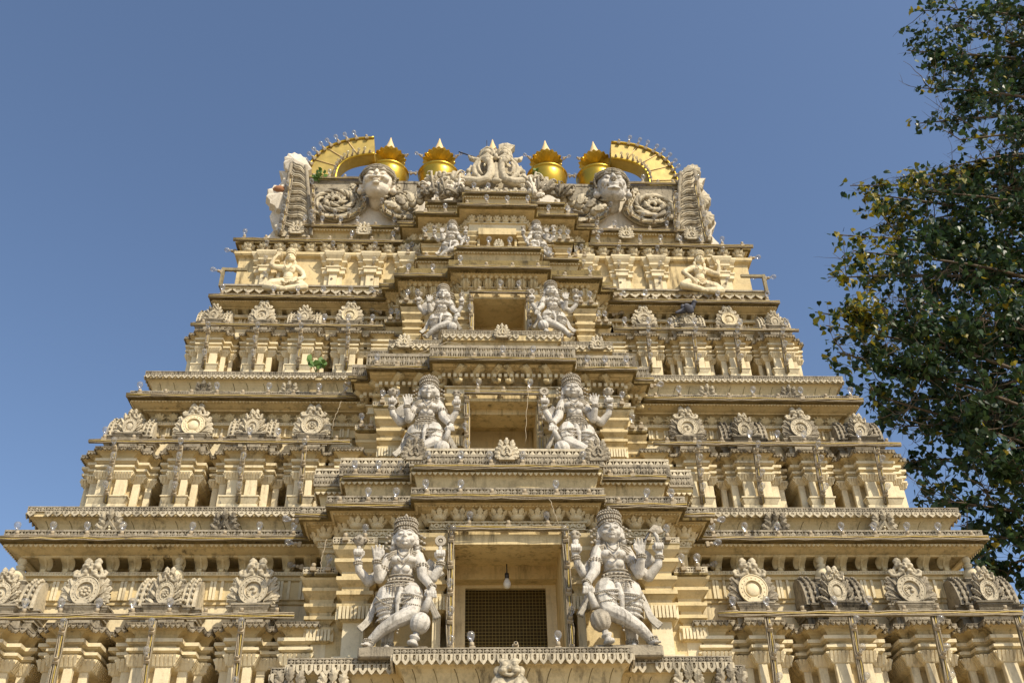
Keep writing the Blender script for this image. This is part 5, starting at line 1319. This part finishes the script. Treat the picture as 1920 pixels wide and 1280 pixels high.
def seated(mirror, var):
    b = Blob(); V = Vector
    hc = V((.0,-.04,.83)); b.ell(hc,(.085,.08,.095)); b.ell(hc+V((0,-.02,-.04)),(.066,.06,.055))
    b.chain([(hc+V((0,-.075,.03)),.009),(hc+V((0,-.092,-.015)),.015)])
    for s in (-1,1): b.ell(hc+V((s*.034,-.07,.015)),(.018,.012,.01)); b.ell(hc+V((s*.085,0,-.02)),(.02,.02,.045)); b.ell(hc+V((s*.10,.02,-.09)),(.035,.03,.05))
    b.chain([(hc+V((-.025,-.078,-.045)),.006),(hc+V((0,-.086,-.046)),.008),(hc+V((.025,-.078,-.045)),.006)])
    b.chain([(V((0,0,.74)),.05),(V((0,0,.68)),.06)]); b.cap(V((-.15,0,.655)),.06,V((.15,0,.655)),.06); b.ell(V((0,-.02,.60)),(.13,.085,.09)); b.ell(V((0,-.01,.49)),(.10,.075,.10)); b.ell(V((0,0,.36)),(.14,.10,.08))
    for s in (-1,1): b.ell(V((s*.055,-.08,.61)),(.05,.03,.035))
    # legs folded outward, shins crossing in front
    for s in (-1,1): b.chain([(V((s*.10,-.03,.34)),.095),(V((s*.27,-.10,.28)),.085),(V((s*.38,-.12,.22)),.07),(V((s*.22,-.20,.15)),.055),(V((s*.04,-.22,.12)),.045),(V((-s*.05,-.23,.10)),.032)])
    if var == 0:
        b.chain([(V((-.16,0,.655)),.06),(V((-.29,-.02,.66)),.05),(V((-.36,-.03,.70)),.045),(V((-.33,-.04,.80)),.038),(V((-.28,-.04,.86)),.028)]); hand(b,V((-.28,-.04,.865)),(.5,-.1,.6),(1,0,-.5),True,1.2)
        b.chain([(V((.16,0,.65)),.06),(V((.27,-.03,.56)),.05),(V((.33,-.07,.44)),.046),(V((.30,-.14,.36)),.036),(V((.24,-.18,.33)),.028)]); hand(b,V((.235,-.18,.33)),(-.8,-.2,-.3),(0,0,1),True,1.2)
    else:
        b.chain([(V((-.16,0,.65)),.06),(V((-.28,-.03,.57)),.05),(V((-.35,-.07,.50)),.046),(V((-.26,-.15,.38)),.036),(V((-.20,-.18,.32)),.028)]); hand(b,V((-.20,-.18,.32)),(.6,-.2,-.5),(0,0,1),True,1.2)
        b.chain([(V((.16,0,.65)),.06),(V((.28,-.03,.60)),.05),(V((.36,-.05,.585)),.046),(V((.38,-.08,.68)),.036),(V((.37,-.09,.74)),.028)]); hand(b,V((.37,-.09,.745)),(-.1,-.1,1),(-1,0,0),True,1.2)
    o = mk('seated_statue', b.mesh('seated_body', IVORY, .007, 1, mirror, .4))
    c = MB()
    c.lathe([(.088,.05),(.094,.075),(.088,.10),(.09,.125),(.08,.15),(.05,.175),(0,.182)],IVORY,18,Tm(hc.x,hc.y+.01,hc.z))
    for r,z in ((.092,.055),(.095,.095),(.088,.135)):
        for i in range(22): a=2*PI*i/22; c.ball((hc.x+r*math.cos(a),hc.y+.01+r*math.sin(a),hc.z+z),.011,IVORY,6,4)
    c.build('crown',o)
    j = MB(); beads(j,[V((-.08,-.06,.70)),V((-.06,-.11,.62)),V((0,-.125,.56)),V((.06,-.11,.62)),V((.08,-.06,.70))],.008,IVORY,26)
    for z,r in ((.43,.115),(.40,.13),(.37,.145)): beads(j,ringpts((0,-.0,z),r,.10,0,PI,9,-.01),.009,IVORY,22)
    for s in (-1,1):
        cloth([V((s*.13,.02,.70)),V((s*.19,.03,.62)),V((s*.22,.05,.5))],(.04,.08),.02,IVORY,j)
    for i in range(7): j.ball((-.09+.03*i,-.12,.33-.012*(3-abs(i-3))),(.02,.018,.022),IVORY,6,4)
    j.build('jewellery',o)
    return o
q = seated(False,0); z = unp(548,468,9.78); q.location=(z.x,9.86,z.z-.88); q.scale=(.64,.72,.86); q.location.y=9.78; tag(q,'seated cream statue lifting one hand behind its head, left end of the top storey','statue','seated statues on the top storey')
q = seated(False,1); z = unp(1297,470,9.78); q.location=(z.x,9.86,z.z-.90); q.scale=(.66,.74,.88); q.rotation_euler=(0,.10,.1); q.location.y=9.78; tag(q,'seated cream statue with raised palm and tilted head, right end of the top storey','statue','seated statues on the top storey')
# squat lion figure at the centre of the lowest ledge
b = Blob(); V = Vector
b.ell((0,-.02,.20),(.13,.11,.15)); b.ell((0,-.06,.38),(.10,.09,.075))
for s in (-1,1):
    b.ell((s*.05,-.13,.40),(.03,.03,.028)); b.ell((s*.055,-.12,.345),(.05,.05,.035)); b.ell((s*.11,-.04,.36),(.04,.03,.05)); b.chain([(V((s*.10,-.06,.27)),.06),(V((s*.16,-.12,.17)),.055),(V((s*.10,-.17,.08)),.05),(V((s*.11,-.2,.02)),.05)])
    b.chain([(V((s*.08,-.08,.26)),.05),(V((s*.06,-.15,.14)),.045),(V((s*.04,-.18,.02)),.04)]); b.ell((s*.06,-.03,.455),(.04,.03,.03))
b.ell((0,-.15,.36),(.03,.03,.025)); b.chain([(V((-.05,-.13,.315)),.014),(V((0,-.15,.30)),.016),(V((.05,-.13,.315)),.014)])
o = mk('squatting_lion', b.mesh('squatting_lion', CARVE, .008, 2)); zz = unp(955,1232,7.55); o.location = (zz.x,7.66,zz.z-.40); o.scale=(.82,.82,.88)
tag(o,'squat carved lion figure crouching under the middle of the lowest lace ledge','lion figure')
# pigeon
b = Blob(); b.ell((0,0,.09),(.05,.075,.06),Matrix.Rotation(.5,3,'X')); b.cap((0,-.05,.13),.032,(0,-.06,.185),.024); b.ell((0,-.065,.20),(.026,.03,.026)); b.cap((0,-.09,.2),.008,(0,-.108,.195),.003)
b.cap((0,.05,.07),.035,(0,.15,.02),.018)
for s in (-1,1): b.ell((s*.042,.02,.095),(.018,.075,.045),Matrix.Rotation(.55,3,'X')); b.cap((s*.02,-.01,.05),.007,(s*.02,-.015,.0),.006)
o = mk('pigeon', b.mesh('pigeon', BIRD, .006, 1)); z = unp(1289,594,9.60); o.location=(z.x,9.60,z.z); o.rotation_euler=(0,-.5,1.9); o.scale=(1.05,1.05,1.05); tag(o,'dark pigeon perched on a carved crown of the right wing','pigeon')
# weeds rooted in the masonry
def weed(px, py, Y, n, L, label, seed):
    r = random.Random(seed); mb = MB(); st = MB(); p = unp(px,py,Y)
    for i in range(n):
        a = r.uniform(-1.1,1.1); l = L*r.uniform(.5,1); q = p+Vector((math.sin(a)*l*.8,-.10*r.random()-.03,l*math.cos(a))); st.tube([p,p.lerp(q,.5)+Vector((0,-.02,.01)),q],.003,LEAFG,4)
        for k in range(3):
            c = p.lerp(q,.55+.2*k); w_ = r.uniform(.022,.036)
            mb.poly([(x*w_*2,zz*w_*2) for x,zz in ((0,0),(.45,.3),(.4,.7),(0,1.15),(-.4,.7),(-.45,.3))],.002,LEAFG,Matrix.Translation(c)@Matrix.Rotation(r.uniform(-1,1),4,'X')@Matrix.Rotation(r.uniform(-1.8,1.8),4,'Y')@Matrix.Rotation(r.uniform(-.8,.8),4,'Z'))
    o = st.build('weed'); mb.build('leaves',o); tag(o,label,'weed')
weed(592,698,9.02,7,.17,'green weed sprouting between two small shrines of the left wing',2)
weed(597,344,10.0,7,.16,'green weed growing at the foot of the left gold horn',4)
weed(1003,334,9.9,3,.07,'tiny green weed beside the central lion mask',5)

# ------------------------------------------------------------------ peepal tree to the right, a little behind the tower
def leaf_material(name, c0, c1, tr):
    m, nt, b = nodes(name); L = nt.links.new; geo = N(nt,'ShaderNodeNewGeometry'); mx = N(nt,'ShaderNodeMix',data_type='RGBA')
    L(geo.outputs['Random Per Island'],mx.inputs['Factor']); mx.inputs[6].default_value=(*c0,1); mx.inputs[7].default_value=(*c1,1)
    L(mx.outputs[2],b.inputs['Base Color']); b.inputs['Roughness'].default_value=.42; b.inputs['Specular IOR Level'].default_value=.35
    t = N(nt,'ShaderNodeBsdfTranslucent'); L(mx.outputs[2],t.inputs[0]); ms = N(nt,'ShaderNodeMixShader'); ms.inputs[0].default_value=tr
    L(b.outputs[0],ms.inputs[1]); L(t.outputs[0],ms.inputs[2]); L(ms.outputs[0],nt.nodes['Material Output'].inputs[0]); return m
PEEP = leaf_material('peepal_leaf',(.012,.032,.013),(.058,.10,.028),.30); PEEPY = leaf_material('sunlit_yellow_leaf',(.16,.17,.015),(.36,.27,.02),.35)  # yellow tint paints sunlight into leaves, mostly along the crown's left edge
BARK = plain('peepal_bark',(.13,.095,.06),.9,0,.4,14,.5)
tr_ = random.Random(21); wood = MB(); lf = MB(); TX, TY = 9.6, 14.2
def bound(y):                          # ragged left outline of the crown
    T_ = [(-80,1680),(0,1688),(80,1690),(140,1700),(200,1712),(235,1706),(262,1790),(300,1780),(318,1690),(340,1582),(370,1578),(420,1590),(440,1556),(500,1536),(560,1516),(600,1528),(650,1546),(690,1566),(730,1588),(800,1620),(1300,1640)]
    for (a,xa),(b_,xb) in zip(T_[:-1],T_[1:]):
        if a <= y <= b_: return xa+(xb-xa)*(y-a)/(b_-a)
    return 1640
def proj(p):
    d = p-CAM; w_ = d.dot(F_); return 960+FPX*d.dot(R_)/w_, 640-FPX*d.dot(U_)/w_
leafshape = [(0,0),(.30,-.06),(.50,.14),(.46,.42),(.26,.70),(.07,.92),(0,1.28)]
def add_leaf(p, size, yel):
    M = Matrix.Translation(p) @ Matrix.Rotation(tr_.uniform(0,2*PI),4,'Z') @ Matrix.Rotation(tr_.gauss(2.6,.5),4,'X') @ Matrix.Rotation(tr_.uniform(-.7,.7),4,'Y') @ Matrix.Diagonal((size,size,size,1))
    c = .10; vs = []
    for x,z in leafshape: vs.append((x,-c*abs(x)*2,z))
    R = [1,2,3,4,5]
    for k in R: vs.append((-vs[k][0],vs[k][1],vs[k][2]))
    lf.add(vs, [(0,1,2,3),(0,3,4,5,6),(0,8,7),(0,9,8),(0,6,11,10,9)], PEEPY if yel else PEEP, False, M)
def twig(p, d, L, r, lv):
    pts = [p]; q = p.copy(); d = d.normalized(); n = 5
    for i in range(n):
        d = (d+Vector((tr_.gauss(0,.16),tr_.gauss(0,.16),tr_.gauss(0,.14)+.03))).normalized(); q = q+d*(L/n); pts.append(q.copy())
    x,y = proj(pts[-1])
    if x < bound(y)+tr_.uniform(-34,40): return
    wood.tube(pts,[r*(1-.75*i/n) for i in range(n+1)],BARK,4,caps=False)
    yl = 1 if (x < bound(y)+130 and (290 < y < 640)) else 0  # left edge zone where more leaves take the sunlit tint
    if lv > 0:
        for i in range(1,n+1):
            for k in range(1):
                dd = (d*.55+Vector((tr_.gauss(0,.75),tr_.gauss(0,.75),tr_.gauss(.08,.55)))).normalized(); twig(pts[i],dd,L*tr_.uniform(.42,.65),r*.5,lv-1)
    if lv <= 1:
        for i in range(1,n+1):
            for k in range(3 if lv == 0 else 2):
                c = pts[i]+Vector((tr_.gauss(0,.055),tr_.gauss(0,.055),tr_.gauss(-.03,.05))); x2,y2 = proj(c)
                e = x2-bound(y2)
                if e < -34 or x2 > 2030 or tr_.random() > min(.85,.55+e/250): continue
                if noise.noise(c*1.25)+.5*noise.noise(c*3.1) > -.12+e/1100: continue
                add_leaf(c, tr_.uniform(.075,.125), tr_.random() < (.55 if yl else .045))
trunk = [Vector((TX+.1*math.sin(i*2.1)+.26*3*i,TY+.12*math.cos(i*1.7),3*i)) for i in range(8)]
wood.tube(trunk,[.42,.36,.32,.28,.24,.18,.12,.05],BARK,12)
TIPS = [(1715,20,14),(1700,95,14.5),(1725,165,13.6),(1716,232,14.2),(1800,262,13.2),(1840,60,13),(1880,180,15.5),(1800,120,15.5),(1790,310,14),(1594,348,14.4),(1640,365,13.6),(1700,330,14.2),(1566,440,14.0),(1600,470,13.3),(1552,520,14.6),(1528,585,14.2),(1548,610,13.4),(1570,660,13.2),(1600,690,14.8),(1660,520,15.2),(1700,420,14.8),(1760,360,13.2),
        (1640,600,13),(1690,640,15),(1640,740,13.5),(1690,800,14.6),(1740,700,13.2),(1760,560,15.4),(1820,480,14),(1850,600,13),(1740,860,14.6),(1790,940,13.8),(1830,800,13.2),(1860,1010,14.2),(1900,900,13.4),(1900,740,15),(1900,420,13.4),(1900,300,14.6),(1880,1060,15.5),(1950,600,14),(1950,150,14),(1900,20,14.6),(1760,780,15.4),(1710,560,13.5)]
for px,py,Y in TIPS:
    tip = unp(px,py,Y); zt = max(1.8, tip.z-tr_.uniform(2.0,3.4)*(tip-Vector((TX,TY,tip.z))).length/5.0); zt = min(zt,20)
    k = min(int(zt/3),6); base = trunk[k].lerp(trunk[k+1],(zt-3*k)/3)
    mid = base.lerp(tip,.5)+Vector((tr_.gauss(0,.2),tr_.gauss(0,.3),.35)); P = curve_pts([base,mid,tip],6); n = len(P)
    L = (tip-base).length
    wood.tube(P,[max(.010,.055*(1-i/n)**1.1+.006) for i in range(n)],BARK,6,caps=False)
    for i in range(2,n):
        t = i/(n-1); x,y = proj(P[i])
        if x > 2120: continue
        d = (P[i]-P[i-1]).normalized()
        for k in range(2):
            dd = (d*.8+Vector((tr_.gauss(0,.7),tr_.gauss(0,.75),tr_.gauss(.1,.6)))).normalized(); twig(P[i],dd,tr_.uniform(.55,1.05),.012,1)
    twig(P[-1],(P[-1]-P[-2]),.5,.008,1)
    for i in range(int(n*.55),n):
        for k in range(7):
            c = P[i]+Vector((tr_.gauss(0,.12),tr_.gauss(0,.12),tr_.gauss(0,.10))); x,y = proj(c)
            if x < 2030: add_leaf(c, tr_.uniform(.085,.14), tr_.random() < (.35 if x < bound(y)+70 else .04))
tree = wood.build('peepal_tree'); tree.data.name='peepal_tree'
lf.build('crown', tree); tag(tree,'large dark peepal tree with heart shaped leaves rising beside the right wing','tree')
# ------------------------------------------------------------------ conduits with wires, bulbs
NC = 0
for pts, label, wid in CABLES:
    mb = MB(); p0, p1 = pts[0], pts[-1]; d = p1-p0; L = d.length
    t = d.normalized(); fr = Vector((0,-1,0)); fr = (fr - t*fr.dot(t)).normalized(); sd = t.cross(fr)
    for a, b in zip(pts[:-1],pts[1:]):
        e = (b-a).normalized(); f2 = (Vector((0,-1,0))-e*(-e.y)).normalized(); s2 = e.cross(f2); w2 = wid/2
        vs = []
        for p in (a,b):
            for q,r in ((-w2,0),(w2,0),(w2,.018),(-w2,.018)): vs.append(p+s2*q+f2*r)
        mb.add(vs, [(3,2,1,0),(4,5,6,7),(0,1,5,4),(1,2,6,5),(2,3,7,6),(3,0,4,7)], WOODP)
    n = max(3,int(L/.13))
    for k in range(4):
        off = (k-1.5)*wid*.27; ln = []
        for i in range(n+1):
            u = i/n*(len(pts)-1); j = min(int(u),len(pts)-2); p = pts[j].lerp(pts[j+1],u-j)
            ln.append(p + sd*(off+rnd.uniform(-.007,.007)) + fr*(.024+rnd.uniform(0,.008)))
        mb.tube(ln, .0062, WIRE2 if k == 1 else WIRE, 4)
    tag(mb.build('wire_conduit'), label, 'conduit', 'wire conduits fixed along the tower')
# loose wires that have come off their clips
rw = random.Random(9)
for (x0,y0,x1,y1,Y,sag,lab) in ((640,752,622,806,8.84,.05,'thin pale wire dangling beside the left edge of the second storey bay'),
      (668,690,840,640,8.55,.10,'loose wire sagging across the left ledge of the second storey bay'),(840,640,985,655,8.42,.08,'loose wire sagging over the middle ledge of the second storey bay'),
      (1030,935,1048,985,7.85,.04,'frayed wire hanging at the right end of the lowest lintel'),(990,720,985,830,8.52,.05,'wire looping down beside the right jamb of the second opening'),
      (1040,520,1160,515,8.95,.05,'yellowish wire sagging at the right corner of the third storey bay'),(612,1010,600,1075,8.2,.05,'thin wire dangling at the left corner of the lowest bay storey'),(600,452,625,470,9.72,.03,'short wire hanging from the left top ledge')):
    a_ = unp(x0,y0,Y); b_ = unp(x1,y1,Y); P = []
    for i in range(15):
        t = i/14; P.append(a_.lerp(b_,t)+Vector((.12*sag*math.sin(t*7)*math.sin(PI*t)+rw.uniform(-.006,.006),-.5*sag*math.sin(PI*t),-sag*math.sin(PI*t)*(1 if abs(x1-x0)>30 else 0))))
    mb = MB(); mb.tube(P,.0032,SOCK,5); tag(mb.build('loose_wire'),lab,'wire')
mbs = MB(); mbs.box(-.028,.028,-.024,.024,-.02,.016,SOCK,None,.004); mbs.lathe([(.021,.01),(.021,.05),(.017,.056)],SOCK,8); mbs.lathe([(.012,.0565),(.012,.057)],HOLE,8)
SOCKM = mbs.mesh('bulb_holder')
mg = MB(); mg.lathe([(.011,.05),(.013,.062),(.022,.078),(.032,.096),(.036,.115),(.032,.137),(.020,.149),(.006,.153)],GLASS,12)
mg.tube([(0,0,.055),(0,0,.09)],.005,MILK,5); mg.tube([(-.008,0,.09),(0,0,.1),(.008,0,.09)],.0015,IRON,3)
GLOBE = mg.mesh('glass_globe')
stuff = MB(); nb_ = 0
BULBS.sort(key=lambda b: (b[0]-CAM).length)
for p, up, row, has, s in BULBS:
    s *= .92; q = Vector((0,0,1)).rotation_difference((up+Vector((rnd.uniform(-.15,.15),rnd.uniform(-.1,.1),0))).normalized())
    M = Matrix.Translation(p) @ q.to_matrix().to_4x4() @ Matrix.Diagonal((s,s,s,1))
    if has: nb_ += 1
    if has and nb_ > 285:
        for me_ in (SOCKM, GLOBE):
            stuff_v = [v.co.copy() for v in me_.vertices]
            for mi_ in range(len(me_.materials)):
                fs_ = [tuple(q_.vertices) for q_ in me_.polygons if q_.material_index == mi_]
                stuff.add(stuff_v, fs_, me_.materials[mi_], me_ is GLOBE, M)
        continue
    if has:
        o = mk('light_bulb', SOCKM, None, None, M); mk('glass_globe', GLOBE, o)
        tag(o, 'clear bulb on the '+row, 'light bulb', 'clear bulbs on the '+row)
    else:
        o = mk('bulb_holder', SOCKM, None, None, M); tag(o, 'empty bulb holder on the '+row, 'bulb holder', 'empty holders on the '+row)

if stuff.v: tag(stuff.build('light_bulbs'), 'crowd of small clear bulbs on the roof and horns farthest from the ground', 'light bulbs', kind='stuff')

# ------------------------------------------------------------------ ground, sky, sun, camera
g = MB(); g.add([(-400,-400,0),(400,-400,0),(400,400,0),(-400,400,0)],[(0,1,2,3)],stucco('sandy_paving',(.44,.35,.225),(.38,.30,.19),(.22,.175,.11)))
tag(g.build('ground'), kind='structure')
SUN_AZ = math.radians(38); SUN_EL = math.radians(46)
sv = Vector((math.sin(SUN_AZ)*math.cos(SUN_EL), -math.cos(SUN_AZ)*math.cos(SUN_EL), math.sin(SUN_EL)))
sl = bpy.data.lights.new('sun','SUN'); sl.energy = 4.5; sl.angle = math.radians(.5); sl.color = (1,.90,.74)
so_ = bpy.data.objects.new('sun', sl); col.objects.link(so_); so_.location = (8,-8,14)
so_.rotation_euler = (-sv).to_track_quat('-Z','Y').to_euler()
w = bpy.data.worlds.new('World'); scn.world = w; w.use_nodes = True; nt = w.node_tree
sky = nt.nodes.new('ShaderNodeTexSky'); sky.sky_type = 'NISHITA'; sky.sun_disc = False
sky.sun_elevation = SUN_EL; sky.sun_rotation = PI-SUN_AZ; sky.air_density = 1.0; sky.dust_density = 2.2; sky.ozone_density = 2.0; sky.altitude = 700
bg = nt.nodes['Background']; nt.links.new(sky.outputs[0], bg.inputs['Color']); bg.inputs['Strength'].default_value = .15
cd = bpy.data.cameras.new('camera'); cam = bpy.data.objects.new('camera', cd); col.objects.link(cam)
cd.sensor_width = 36; cd.lens = FPX/1920*36; cd.clip_end = 2000; cd.clip_start = .1
cam.matrix_world = Matrix(((R_.x,U_.x,-F_.x,CAM.x),(R_.y,U_.y,-F_.y,CAM.y),(R_.z,U_.z,-F_.z,CAM.z),(0,0,0,1)))
scn.camera = cam
scn.view_settings.view_transform = 'Standard'; scn.view_settings.look = 'None'; scn.view_settings.exposure = .17; scn.view_settings.gamma = 1
scn.cycles.use_denoising = True
scn.cycles.max_bounces = 8; scn.cycles.transparent_max_bounces = 12
